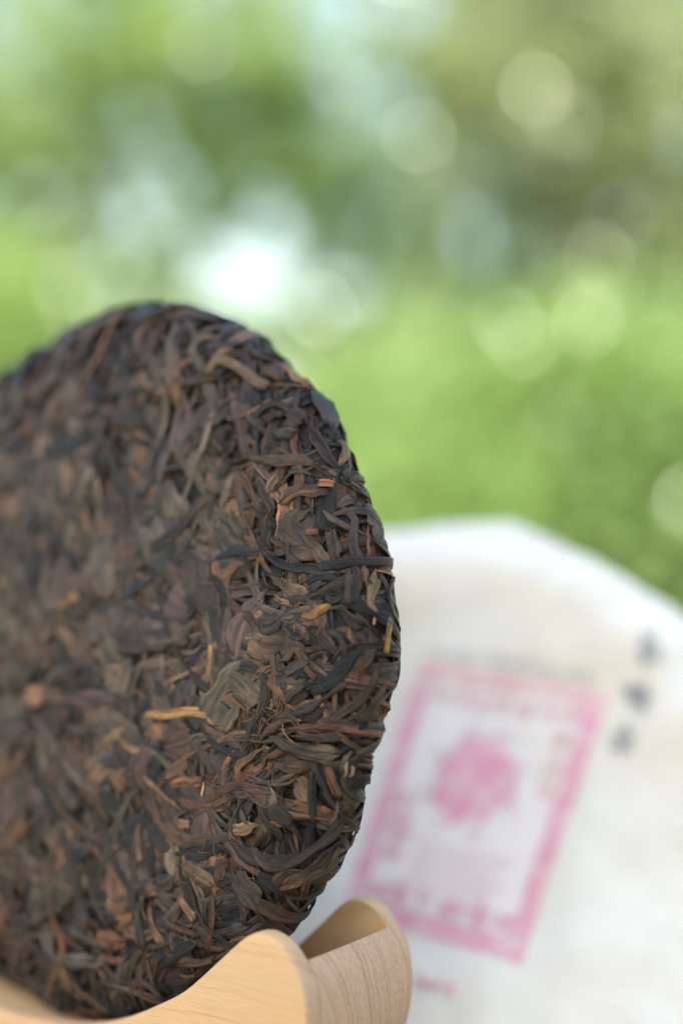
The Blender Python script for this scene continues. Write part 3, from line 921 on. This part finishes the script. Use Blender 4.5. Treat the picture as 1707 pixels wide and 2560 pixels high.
for hid, (cr, pts, wpx, kind, c1, c2) in enumerate(HERO):
    x0, y0, sc = CROP[cr]
    px = np.array(pts, float) / sc + [x0, y0]
    px = smooth_curve(px, 14) if len(px) > 2 else resample(px, 8)
    ab = chart_at(px)
    # drop lookup steps, then smooth
    dd = np.linalg.norm(np.diff(ab, axis=0), axis=1)
    keep = np.r_[True, dd > 0.02]
    ab = ab[keep]
    if len(ab) < 3:
        continue
    ab = smooth_curve(ab[::2] if len(ab) > 8 else ab, 24)
    ab = np.stack([gsmooth(ab[:, 0], 1.0), gsmooth(ab[:, 1], 1.0)], -1)
    wc = 1.0 * wpx / sc * depth_at(px[len(px) // 2]) / F_SRC / 2       # visible half width, cm
    j = rng.uniform
    if kind == 'flake':
        add_leaf(ab, wc * 1.1, 0.05, j(0.5, 1.2), (rng.normal() * 0.1, rng.normal() * 0.2, 0.08), c1, c2, 'flake', (0.12, 0.12), tipfrac=(j(.12, .25), j(.15, .35)), wrinkle=0.045, m=15, step=0.075, jag=0.18, hero=True)
    elif kind == 'stem':
        add_leaf(ab, wc * 2.1, 0.05, 5.2, (rng.random() * 6, 0.2, 0.05), c1, c2, 'stem', (0.10, 0.04), tipfrac=(0.02, 0.02), wrinkle=0.014, m=11, step=0.09, jag=0.05, hero=True, lift=0.02)
    else:
        om = j(1.9, 3.6) if wc > 0.13 else j(3.0, 4.8)
        foot = math.sin(om / 2) / (om / 2) if om < math.pi else 2 / om
        add_leaf(ab, min(wc / foot, wc * 2.3), 0.055, om, (rng.normal() * 0.35, rng.normal() * 0.9, 0.3), c1, c2, 'leaf', (j(.1, .25), j(.05, .25)), tipfrac=(j(.1, .22), j(.12, .3)), wrinkle=0.055, m=15, step=0.065, jag=0.14, hero=True, lift=0.01)

# ---- build the cake
cake = empty('tea_cake', w(CC - cZ * 10.0), rotmat(ax_t, -cN, cZ))
tag(cake, 'round dark brown cake of compressed tea leaves standing in the wooden stand', 'tea cake')


def to_cake(P):
    """cake-local (t,n,z) cm -> mesh metres under the cake empty"""
    return np.stack([P[:, 0], -P[:, 1], P[:, 2] + 10.0], -1) * CM


# core body
ns, nph = 120, 240
sgrid = np.linspace(0.02, S_TOT - 0.02, ns)
phg = np.linspace(0, 2 * math.pi, nph, endpoint=False)
AB = np.stack([sgrid[:, None] * np.cos(phg)[None], sgrid[:, None] * np.sin(phg)[None]], -1)
P, Nv = surf(AB.reshape(-1, 2))
P = P + Nv * (0.05 * (rng.random(len(P)) - 0.5))[:, None]
i0 = (np.arange(ns - 1)[:, None] * nph + np.arange(nph)[None])
i1 = (np.arange(ns - 1)[:, None] * nph + (np.arange(nph)[None] + 1) % nph)
q = np.stack([i0, i0 + nph, i1 + nph, i1], -1).reshape(-1, 4)
nV = len(P)
tris = [(k, (k + 1) % nph, nV) for k in range(nph)] + [((ns - 1) * nph + (k + 1) % nph, (ns - 1) * nph + k, nV + 1) for k in range(nph)]
P = np.vstack([P, [[0, HF, 0], [0, -HB, 0]]])
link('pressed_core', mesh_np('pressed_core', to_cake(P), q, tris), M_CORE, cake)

# rank the leaves by how much of each one shows
own = OWN[OWN >= 0]
I, J = np.nonzero(OWN >= 0)
ab_all = np.stack([(I - GS) * GRID, (J - GS) * GRID], -1)
Pv, Nvv = surf(ab_all)
Lw = cake_to_layout(Pv)
Nw = Nvv[:, 0:1] * ax_t + Nvv[:, 1:2] * cN + Nvv[:, 2:3] * cZ
fac = np.clip(((-Lw * Nw).sum(1) / np.linalg.norm(Lw, axis=1)), 0, 1)
pxx, dep = proj_src(Lw)
fac *= (pxx[:, 0] > -10) & (pxx[:, 1] < 2545)
fac *= np.interp(dep, [32, 38, 46], [1.0, 0.8, 0.45])
show = np.bincount(OWN[I, J], weights=fac, minlength=len(LEAVES))
for k, lf in enumerate(LEAVES):
    if lf['hero'] and show[k] > 0:
        show[k] += 1e4
single = set(np.argsort(-show)[:298].tolist())


def put_attrs(me, col, uv):
    a = me.attributes.new('leaf_col', 'FLOAT_COLOR', 'POINT')
    a.data.foreach_set('color', np.c_[col, np.ones(len(col))].astype(np.float32).ravel())
    b = me.attributes.new('leaf_uv', 'FLOAT_VECTOR', 'POINT')
    b.data.foreach_set('vector', np.asarray(uv, np.float32).ravel())


mv, mq, mc, mu, off = [], [], [], [], 0
for k, lf in enumerate(LEAVES):
    Vv, Q, c, uv = leaf_mesh(lf)
    if k in single:
        me = mesh_np('leaf', to_cake(Vv), Q)
        put_attrs(me, c, uv)
        link('stem' if lf['kind'] == 'stem' else 'leaf', me, M_TEA, cake)
    else:
        mv.append(Vv); mq.append(Q + off); mc.append(c); mu.append(uv)
        off += len(Vv)
# back face: the same leaves mirrored through the rim plane, coarse
for k in range(0, len(LEAVES), 3):
    lf = LEAVES[k]
    if lf['hero'] or np.hypot(lf['A'][:, 0], lf['A'][:, 1]).max() > S_EQ:
        continue
    Vv, Q, c, uv = leaf_mesh(dict(lf, m=4, step=0.25))
    Vv = Vv * [1, -HB / HF, 1]
    mv.append(Vv); mq.append(Q[:, ::-1] + off); mc.append(c); mu.append(uv)
    off += len(Vv)
# fine hairs and torn fibres standing off the leaves near the rim
for k in range(260):
    s = rng.uniform(6.5, S_EQ - 1.0)
    ph = rng.normal() * 0.8
    ab0 = np.array([[s * math.cos(ph), s * math.sin(ph)]])
    p0, n0 = surf(ab0)
    ii, jj = gi(ab0)
    p0 = p0[0] + n0[0] * press(np.array(float(Hf[ii[0], jj[0]])), s)
    d0 = rng.normal(size=3); d0 -= d0 @ n0[0] * n0[0]; d0 /= np.linalg.norm(d0)
    Lh = rng.uniform(0.15, 0.5)
    tt = np.linspace(0, 1, 6)[:, None]
    pth = p0 + d0 * Lh * tt + n0[0] * (0.12 * np.sin(tt * 3.0) * rng.uniform(0.1, 1.0)) + np.cross(d0, n0[0]) * (Lh * 0.3 * rng.normal() * tt ** 2)
    rad_h = rng.uniform(0.004, 0.008)
    tg = np.gradient(pth, axis=0); tg /= np.linalg.norm(tg, axis=1)[:, None]
    u0 = np.cross(tg, n0[0] + 0.01); u0 /= np.linalg.norm(u0, axis=1)[:, None]; w0 = np.cross(tg, u0)
    an = np.array([0, 2.094, 4.189])
    Vh = (pth[:, None] + (u0[:, None] * np.cos(an)[None, :, None] + w0[:, None] * np.sin(an)[None, :, None]) * rad_h).reshape(-1, 3)
    a0_ = np.arange(5)[:, None] * 3 + np.arange(3)[None]
    a1_ = np.arange(5)[:, None] * 3 + (np.arange(3)[None] + 1) % 3
    Qh = np.stack([a0_, a1_, a1_ + 3, a0_ + 3], -1).reshape(-1, 4)
    ch = np.array([TAN, GOLD, BROWN][rng.integers(3)]) * rng.uniform(0.7, 1.6)
    mv.append(Vh); mq.append(Qh + off); mc.append(np.tile(ch, (len(Vh), 1))); mu.append(np.tile([0.0, 0.0, k * 1.7], (len(Vh), 1)))
    off += len(Vh)
me = mesh_np('leaf_mass', to_cake(np.vstack(mv)), np.vstack(mq))
put_attrs(me, np.vstack(mc), np.vstack(mu))
lm = link('leaf_mass', me, M_TEA, cake)
tag(lm, kind='stuff')
print('LEAVES', len(LEAVES), 'mass verts', off)

# ================================================================== paper-wrapped cake
WX = np.array([2.53, 44.49, -7.79]) * 1.045
RA, RB, RC = 0.235, -0.534, -0.201
WR, WT = 11.22, 1.45
ca, sa = math.cos(RA), math.sin(RA)
R1 = np.array([[ca, 0, sa], [0, 1, 0], [-sa, 0, ca]])
cb, sb = math.cos(RB), math.sin(RB)
R2 = np.array([[1, 0, 0], [0, cb, -sb], [0, sb, cb]])
cc, scn = math.cos(RC), math.sin(RC)
R3 = np.array([[cc, -scn, 0], [scn, cc, 0], [0, 0, 1]])
WM = R3 @ R2 @ R1
aw = np.linspace(math.pi / 2, 0, 300)
wr_ = WR * np.cos(aw) ** (2 / 4.2)
wr_[0] = 0
wnn = WT * np.sin(aw) ** (2 / 2.0)


WPH = math.pi / 2


def wrap_height(x, z):
    """front height of the paper over the cake plane (cm)"""
    r = np.hypot(x, z)
    ph = np.arctan2(z, x)
    base = np.interp(r / (WR * wrap_radius(ph)), wr_ / WR, wnn)
    cr = 0.07 * np.sin(1.3 * x + 0.8 * z + 1.0) + 0.06 * np.sin(-0.9 * x + 1.7 * z) + 0.04 * np.sin(2.7 * x + 0.5 * z) - 0.09 * np.exp(-((0.5 * x + 0.87 * z - 3.0) / 0.5) ** 2) + 0.08 * np.exp(-((0.9 * x - 0.43 * z - 4.5) / 0.6) ** 2)
    return base + cr * np.clip((r - 1) / 6, 0.2, 1)


def wrap_radius(ph):
    """folded paper gives a softly cornered outline"""
    n = 9
    a = (ph - WPH) % (2 * math.pi / n) - math.pi / n
    poly = math.cos(math.pi / n) / np.cos(a)
    return 0.30 + 0.70 * poly * 1.02


nsw, npw = 100, 300
V, Q = [], []
phw = np.linspace(0, 2 * math.pi, npw, endpoint=False)
rad_k = wrap_radius(phw)
tpar = np.linspace(0, 1, nsw)
for k in range(nsw):
    if tpar[k] < 0.6:
        r = max(0.02, WR * 0.95 * tpar[k] / 0.6)
        n = float(np.interp(r / WR, wr_ / WR, wnn))
    else:
        a1_ = math.acos(0.95 ** 2.1)
        a_ = a1_ + (tpar[k] - 0.6) / 0.4 * (-math.pi / 2 * 0.99 - a1_)
        r = WR * max(abs(math.cos(a_)), 1e-4) ** (2 / 4.2)
        n = WT * math.copysign(abs(math.sin(a_)), math.sin(a_))
    r_ = np.minimum(r, WR) * rad_k
    x, z = r_ * np.cos(phw), r_ * np.sin(phw)
    if n > 0:
        y = -wrap_height(x, z)
        pleat = 0.10 * np.sin(phw * 37 + 2 * np.sin(phw * 5)) * np.clip((r - 8.2) / 2, 0, 1)
        y = y * 1.0 + pleat * (n / WT)
        if r >= WR * 0.985:
            y = np.full(npw, -n) + pleat
    else:
        y = np.full(npw, -n) + 0.10 * np.sin(phw * 29) * np.clip((9 - r) / 6, 0, 1)
    V.append(np.stack([x, y, z], -1))
V = np.vstack(V) * CM
i0 = (np.arange(nsw - 1)[:, None] * npw + np.arange(npw)[None])
i1 = (np.arange(nsw - 1)[:, None] * npw + (np.arange(npw)[None] + 1) % npw)
Q = np.stack([i0, i0 + npw, i1 + npw, i1], -1).reshape(-1, 4)
wrap = empty('wrapped_tea_cake', w(WX), rotmat(WM[:, 0], WM[:, 1], WM[:, 2]))
tag(wrap, 'round cake in white paper with faded pink printed label, blurred behind the stand', 'wrapped cake')
wo = link('paper_wrapper', mesh_np('paper_wrapper', V, Q), M_PAPER, wrap)

INK_PINK = mat_ink('pink_ink', (0.62, 0.15, 0.27), 0.68)
INK_RED = mat_ink('red_ink', (0.60, 0.18, 0.19), 0.58)
INK_PALE = mat_ink('pale_pink_ink', (0.66, 0.30, 0.42), 0.40)
INK_BLACK = mat_ink('black_ink', (0.08, 0.08, 0.085), 0.75)
INK_GREY = mat_ink('grey_ink', (0.22, 0.20, 0.20), 0.55)


def wrap_uv(px):
    """photograph pixel (1707 x 2560) -> position on the label plane of the wrapped cake (cm)"""
    px = np.asarray(px, float)
    c, s = math.cos(PITCH), math.sin(PITCH)
    dx = (px[..., 0] - 853.5) / F_SRC
    dz = -(px[..., 1] - 1280) / F_SRC
    D = np.stack([dx, c + dz * s, -s + dz * c], -1)
    nrm = WM[:, 1]
    hgt = np.full(px.shape[:-1], WT)
    for _ in range(4):
        t = ((WX @ nrm) - hgt) / (D @ nrm)
        X = D * t[..., None] - WX
        uv = np.stack([X @ WM[:, 0], X @ WM[:, 2]], -1)
        hgt = wrap_height(uv[..., 0], uv[..., 1])
    return uv


def print_patch(name, poly, mat, lift=0.03, lab=None):
    """flat print: a polygon laid on the paper surface"""
    bm = bmesh.new()
    vv = [bm.verts.new((p[0], 0, p[1])) for p in poly]
    f = bm.faces.new(vv)
    bmesh.ops.triangulate(bm, faces=[f])
    for _ in range(3):
        el = [e for e in bm.edges if e.calc_length() > 0.5]
        if el:
            bmesh.ops.subdivide_edges(bm, edges=el, cuts=1)
            bmesh.ops.triangulate(bm, faces=[f for f in bm.faces if len(f.verts) > 3])
    for v in bm.verts:
        hh = float(wrap_height(np.array(v.co.x), np.array(v.co.z))) + lift
        v.co = Vector((v.co.x * CM, -hh * CM, v.co.z * CM))
    bmesh.ops.recalc_face_normals(bm, faces=bm.faces[:])
    o = bm_obj(name, bm, mat, wrap, smooth=True)
    if lab:
        o['label'] = lab
    return o


def crop6(x, y):
    return (850 + x / 1.796, 1250 + y / 1.796)


LB = wrap_uv([(975 * 1.08865, 1530 * 1.08865), (1385 * 1.08865, 1602 * 1.08865), (1188 * 1.08865, 2198 * 1.08865), (800 * 1.08865, 2088 * 1.08865)])
TL, TR, BR, BL = LB


def lab(u, v):
    """label coordinates, u right 0..1, v down 0..1"""
    return (TL * (1 - u) + TR * u) * (1 - v) + (BL * (1 - u) + BR * u) * v


def strip(u0, v0, u1, v1, name, mat, lift=0.03):
    return print_patch(name, [lab(u0, v0), lab(u1, v0), lab(u1, v1), lab(u0, v1)], mat, lift)


# frame of the label
strip(0.07, 0.05, 0.92, 0.94, 'label_panel', mat_ink('faint_pink_wash', (0.66, 0.32, 0.42), 0.16), 0.015)
strip(-0.03, -0.02, 1.03, 0.045, 'label_border', INK_RED)
strip(0.925, 0.047, 1.03, 0.945, 'label_border', INK_PINK)
strip(-0.03, 0.047, 0.065, 0.945, 'label_border', INK_PINK)
strip(-0.03, 0.947, 1.03, 1.02, 'label_border', INK_PINK)
# heading characters, side columns and footer characters: broken brush blocks, unreadable in the photograph
r5 = np.random.default_rng(3)


def glyph(u, v, su, sv, n, name, mat, lift=0.05):
    """a loose cluster of strokes the size of one printed character"""
    polys = []
    bm_polys = []
    for k in range(n):
        horiz = r5.random() < 0.5
        cu, cv = u + (r5.random() - 0.5) * su * 0.6, v + (r5.random() - 0.5) * sv * 0.6
        hu, hv = (su * r5.uniform(0.3, 0.5), sv * 0.09) if horiz else (su * 0.09, sv * r5.uniform(0.3, 0.5))
        bm_polys.append([(cu - hu, cv - hv), (cu + hu, cv - hv), (cu + hu, cv + hv), (cu - hu, cv + hv)])
    return bm_polys


def glyph_obj(name, polys, mat, mapper, lift):
    bm = bmesh.new()
    for k, pl in enumerate(polys):
        vv = []
        for (a, b) in pl:
            p = mapper(a, b)
            hh = float(wrap_height(np.array(p[0]), np.array(p[1]))) + lift + 0.004 * k
            vv.append(bm.verts.new((p[0] * CM, -hh * CM, p[1] * CM)))
        bm.faces.new(vv)
    bmesh.ops.recalc_face_normals(bm, faces=bm.faces[:])
    return bm_obj(name, bm, mat, wrap)


for k in range(7):
    glyph_obj('heading_character', glyph(0.13 + k * 0.123, 0.105, 0.11, 0.085, 6, '', None), INK_RED, lab, 0.05)
for k in range(4):
    glyph_obj('side_character', glyph(0.86, 0.20 + k * 0.07, 0.10, 0.06, 5, '', None), INK_RED, lab, 0.05)
for k in range(4):
    glyph_obj('side_character', glyph(0.13, 0.55 + k * 0.07, 0.12, 0.065, 6, '', None), INK_PINK, lab, 0.05)
for k in range(6):
    glyph_obj('footer_character', glyph(0.12 + k * 0.15, 0.90, 0.13, 0.075, 7 if k != 2 else 2, '', None), INK_PINK, lab, 0.05)
for k in range(6):
    glyph_obj('small_text_line', [(lambda a, b, c, d: [(a, b), (c, b), (c, d), (a, d)])(0.26 + 0.02 * (k % 2), 0.685 + k * 0.032, 0.80 - 0.03 * (k % 3), 0.699 + k * 0.032)], INK_PALE, lab, 0.05)
# central emblem: a solid lobed seal with a pale ring of marks
em = []
for k in range(28):
    a = 2 * math.pi * k / 28
    rr_ = 0.205 * (1 + 0.12 * math.sin(8 * a) + 0.06 * math.sin(3 * a + 1))
    em.append(lab(0.47 + rr_ * math.cos(a) * 1.05, 0.42 + rr_ * math.sin(a) * 0.86))
print_patch('emblem', em, INK_PINK, 0.04)
for k in range(8):
    a = 2 * math.pi * (k + 0.5) / 8
    glyph_obj('emblem_mark', glyph(0.47 + 0.27 * math.cos(a), 0.42 + 0.21 * math.sin(a), 0.09, 0.06, 4, '', None), INK_PALE, lab, 0.05)
# dark line of print above the frame and the brush characters at its right
for k in range(9):
    glyph_obj('dark_character', glyph(0.05 + k * 0.105, -0.065, 0.085, 0.055, 4, '', None), INK_GREY, lab, 0.05)
for (x, y, s_) in ((1390, 680, 88), (1340, 890, 92), (1275, 1085, 84)):
    polys = glyph(0, 0, s_ * 1.2, s_ * 1.4, 11, '', None)
    glyph_obj('brush_character', polys, INK_BLACK, lambda a, b, x=x, y=y: wrap_uv(np.array(crop6(x + a, y + b))), 0.05)
for k, x in enumerate((360, 420, 490)):
    polys = glyph(0, 0, 60, 60, 7, '', None)
    glyph_obj('footer_character', polys, INK_PINK, lambda a, b, x=x, k=k: wrap_uv(np.array(crop6(x + a, 2165 + 14 * k + b))), 0.05)

# ================================================================== trees and shrubs behind
def tube_mesh(path, radii, nseg=10):
    path = np.asarray(path, float)
    T = np.gradient(path, axis=0)
    T /= np.linalg.norm(T, axis=1)[:, None]
    ref = np.array([1, 0.3, 0.1])
    U = np.cross(T, ref); U /= np.linalg.norm(U, axis=1)[:, None]
    W_ = np.cross(T, U)
    a = np.linspace(0, 2 * math.pi, nseg, endpoint=False)
    V = path[:, None] + (U[:, None] * np.cos(a)[None, :, None] + W_[:, None] * np.sin(a)[None, :, None]) * np.asarray(radii)[:, None, None]
    n = len(path)
    i0 = np.arange(n - 1)[:, None] * nseg + np.arange(nseg)[None]
    i1 = np.arange(n - 1)[:, None] * nseg + (np.arange(nseg)[None] + 1) % nseg
    return V.reshape(-1, 3), np.stack([i0, i1, i1 + nseg, i0 + nseg], -1).reshape(-1, 4)


def leaves_mesh(name, C, size, r, up=0.4):
    """C: leaf centres; each leaf a folded pointed blade (4 triangles)"""
    n = len(C)
    d = r.normal(size=(n, 3)); d[:, 2] -= 0.35
    d /= np.linalg.norm(d, axis=1)[:, None]
    nv = r.normal(size=(n, 3)); nv[:, 2] += up * 2
    nv -= (nv * d).sum(1, keepdims=True) * d
    nv /= np.linalg.norm(nv, axis=1)[:, None] + 1e-9
    b = np.cross(nv, d)
    s = size * r.uniform(0.6, 1.25, n)[:, None]
    a0 = C - d * s * 0.5
    a1 = C + d * s * 0.5 - nv * s * 0.12
    l = C + b * s * 0.26 + nv * s * 0.07
    rr = C - b * s * 0.26 + nv * s * 0.07
    V = np.stack([a0, l, a1, rr, C], 1).reshape(-1, 3)
    o = np.arange(n)[:, None] * 5
    tr = np.concatenate([o + [0, 4, 1], o + [1, 4, 2], o + [2, 4, 3], o + [3, 4, 0]], 0)
    me = mesh_np(name, V, None, tr, smooth=False)
    at = me.attributes.new('leaf_rand', 'FLOAT', 'POINT')
    cl = np.clip(r.normal(0.5, 0.28, n), 0, 1)
    at.data.foreach_set('value', np.repeat(cl, 5).astype(np.float32))
    return me


def tree(name, label, cat, base, height, lobes, nleaf, size, mat, seed, trunk_r=0.06, gaps=(), group='trees and shrubs behind the table'):
    """lobes: list of (x,y,z,rx,ry,rz,weight) in world metres; gaps: spheres (x,y,z,r) that stay open"""
    r = np.random.default_rng(seed)
    root = empty(name, base)
    tag(root, label, cat, group)
    b = np.array(base, float)
    # trunk with limbs towards the lobes
    tv, tq, off = [], [], 0
    top = np.array([np.mean([l[0] for l in lobes]), np.mean([l[1] for l in lobes]), height])
    k = np.linspace(0, 1, 12)[:, None]
    path = b + (top - b) * k + np.c_[0.06 * np.sin(k * 5 + seed), 0.06 * np.sin(k * 4 + 2 + seed), 0 * k] * (k > 0.02)
    v, q_ = tube_mesh(path - b, trunk_r * (1.15 - 0.85 * k[:, 0]), 10)
    tv.append(v); tq.append(q_); off += len(v)
    for l in lobes:
        f = np.clip((l[2] - base[2]) / max(0.3, (height - base[2])) - 0.3, 0.15, 0.85)
        p0 = path[int(f * 11)]
        for j in range(3):
            e = np.array(l[:3]) + r.normal(size=3) * np.array(l[3:6]) * 0.45
            kk = np.linspace(0, 1, 7)[:, None]
            pp = p0 + (e - p0) * kk + np.array([0, 0, 0.12]) * np.sin(kk * 3.14) + r.normal(size=(7, 3)) * 0.015
            v, q_ = tube_mesh(pp - b, trunk_r * 0.35 * (1.1 - kk[:, 0]), 6)
            tv.append(v); tq.append(q_ + off); off += len(v)
    link('trunk', mesh_np('trunk', np.vstack(tv), np.vstack(tq)), M_BARK, root)
    wts = np.array([l[6] for l in lobes], float)
    wts /= wts.sum()
    Cs = []
    for l, wt in zip(lobes, wts):
        n = int(nleaf * wt)
        ncl = max(4, n // 45)
        d = r.normal(size=(ncl, 3)); d /= np.linalg.norm(d, axis=1)[:, None]
        cl = d * (r.random(ncl) ** 0.42)[:, None] * np.array(l[3:6]) + np.array(l[:3])
        pk = r.integers(0, ncl, n)
        Cs.append(cl[pk] + r.normal(size=(n, 3)) * 0.12 * r.uniform(0.6, 1.2, ncl)[pk][:, None])
    C = np.vstack(Cs)
    C = C[C[:, 2] > 0.03]
    for (gx, gy, gz, gr) in gaps:
        C = C[np.linalg.norm((C - [gx, gy, gz]) * [1, 0.10, 1], axis=1) > gr]
    cme = leaves_mesh('crown', C - b, size, r)
    link('crown', cme, mat, root)
    return root


L_BRIGHT = mat_leaf('bright_yellow_green_leaf', (0.225, 0.35, 0.11), (0.33, 0.45, 0.18), 0.5, 0.04)
L_UPPER = mat_leaf('glossy_yellow_green_leaf', (0.28, 0.41, 0.13), (0.40, 0.52, 0.20), 0.5, 0.15)
L_MID = mat_leaf('mid_green_leaf', (0.22, 0.34, 0.09), (0.35, 0.47, 0.15), 0.55)
L_TEAL = mat_leaf('blue_green_leaf', (0.30, 0.43, 0.20), (0.42, 0.55, 0.29), 0.55, 0.12)
L_DRY = mat_leaf('olive_brown_leaf', (0.32, 0.38, 0.20), (0.44, 0.50, 0.28), 0.55, 0.07)
L_SHADE = mat_leaf('added_shade_leaf', (0.05, 0.06, 0.035), (0.08, 0.10, 0.05), 0.15)  # dark, barely translucent leaves for the added sun-blocking tree


def at(px, py, Y):
    """direction read off the photograph (1568 wide) at Y metres away -> x, z"""
    return (px - 784) / 3267 * Y, CAM_Z + ((1176 - py) / 3267 + 0.036) * Y


# open places in the foliage where the sky shows (x, y, z, radius)
GAPS = []
for px, py, r_ in ((585, 630, .20), (520, 600, .10), (470, 560, .09), (330, 500, .10), (790, 640, .10), (870, 460, .10), (530, 280, .07), (700, 110, .06), (330, 310, .10), (270, 380, .09), (90, 230, .08),
                   (130, 540, .10), (160, 0, .11), (730, 0, .08), (950, -10, .08), (1360, 45, .10), (1575, 290, .13), (1400, 500, .10), (1545, 480, .09), (1500, 640, .06), (1560, 90, .08),
                   (620, 490, .08), (480, 660, .10), (250, 620, .08), (400, 430, .08), (30, 60, .07)):
    x_, z_ = at(px, py, 6.5)
    GAPS.append((x_, 6.5, z_, r_ * 0.9))
rg = np.random.default_rng(5)
for _ in range(80):
    GAPS.append((rg.uniform(-2.6, 2.6), 6.5, rg.uniform(1.9, 4.2), rg.uniform(0.035, 0.085)))

# low hedge-like shrubs that fill the lower half of the view
tree('leafy_shrub', 'bright yellow-green shrub in soft blur directly above the wrapped cake', 'shrub', (0.75, 4.3, 0), 1.5,
     [(0.55, 4.3, 0.85, 0.6, 0.45, 0.55, 1), (1.15, 4.4, 0.95, 0.55, 0.45, 0.6, 1), (0.85, 4.3, 1.3, 0.6, 0.4, 0.35, 0.8)], 15000, 0.085, L_BRIGHT, 11, 0.03)
tree('leafy_shrub', 'dense green shrub low at the right edge beyond the wrapped cake', 'shrub', (1.95, 4.6, 0), 1.6,
     [(1.9, 4.6, 0.8, 0.6, 0.5, 0.7, 1), (1.75, 4.5, 1.35, 0.5, 0.4, 0.45, 0.8)], 9000, 0.085, L_MID, 12, 0.03)
tree('leafy_shrub', 'green shrub at the left edge beside the top of the dark cake', 'shrub', (-1.35, 4.5, 0), 1.6,
     [(-1.4, 4.5, 0.9, 0.6, 0.5, 0.7, 1), (-1.15, 4.5, 1.45, 0.42, 0.4, 0.42, 0.8)], 10000, 0.085, L_MID, 13, 0.03)
tree('leafy_shrub', 'broad green shrub hidden mostly behind the dark tea cake', 'shrub', (-0.35, 4.9, 0), 1.3,
     [(-0.4, 4.9, 0.7, 0.7, 0.4, 0.55, 1), (0.0, 4.9, 0.9, 0.5, 0.4, 0.45, 0.8), (0.18, 4.9, 1.32, 0.42, 0.4, 0.36, 0.8)], 11000, 0.085, L_BRIGHT, 14, 0.03)
# taller trees
tree('broadleaf_tree', 'yellow-green tree filling the upper left with pale sky gaps', 'tree', (-1.75, 6.4, 0), 4.2,
     [(-1.5, 6.4, 2.9, 0.8, 0.5, 0.7, 1.2), (-1.9, 6.5, 2.1, 0.7, 0.5, 0.7, 1), (-0.7, 6.4, 3.2, 0.7, 0.5, 0.5, 1), (-1.2, 6.4, 3.9, 1.0, 0.6, 0.6, 1), (-0.8, 6.5, 2.4, 0.7, 0.4, 0.6, .7)], 12500, 0.10, L_UPPER, 21, 0.09, GAPS)
tree('broadleaf_tree', 'blue-green tree in the middle, right of the white sky gap', 'tree', (0.75, 6.8, 0), 3.4,
     [(0.65, 6.7, 2.25, 0.75, 0.5, 0.6, 1.2), (1.1, 6.8, 1.85, 0.7, 0.5, 0.5, 1), (0.15, 6.7, 2.9, 0.8, 0.5, 0.6, 1.1), (-0.35, 6.7, 2.3, 0.6, 0.4, 0.6, 0.6), (0.0, 6.6, 1.95, 0.4, 0.3, 0.3, 0.4)], 7800, 0.10, L_TEAL, 22, 0.08, GAPS)
tree('broadleaf_tree', 'olive-brown tree at the upper right with thin dull foliage', 'tree', (1.15, 6.2, 0), 4.2,
     [(0.9, 6.3, 3.1, 0.75, 0.5, 0.65, 1.2), (1.45, 6.3, 2.6, 0.6, 0.5, 0.6, 1), (0.6, 6.3, 3.8, 0.9, 0.5, 0.5, 1)], 7500, 0.10, L_DRY, 23, 0.10, GAPS)
tree('broadleaf_tree', 'green tree at the far right edge with bluish sky gaps', 'tree', (2.35, 6.6, 0), 4.0,
     [(2.0, 6.5, 2.2, 0.8, 0.5, 0.7, 1), (1.9, 6.5, 3.2, 0.8, 0.5, 0.8, 1)], 7500, 0.10, L_MID, 24, 0.08, GAPS)
# unseen tree added on the sun side to keep the table in shade
sc_ = np.array([0.0, 0.42, 0.9]) + np.array(SUN_DIR) * 4.2
tree('added_shade_tree', 'leafy tree added out of view to block the sun from the table', 'tree', (sc_[0] - 0.5, sc_[1], 0), sc_[2] + 0.4,
     [(sc_[0], sc_[1], sc_[2], 1.0, 1.0, 0.8, 1)], 42000, 0.13, L_SHADE, 31, 0.10)
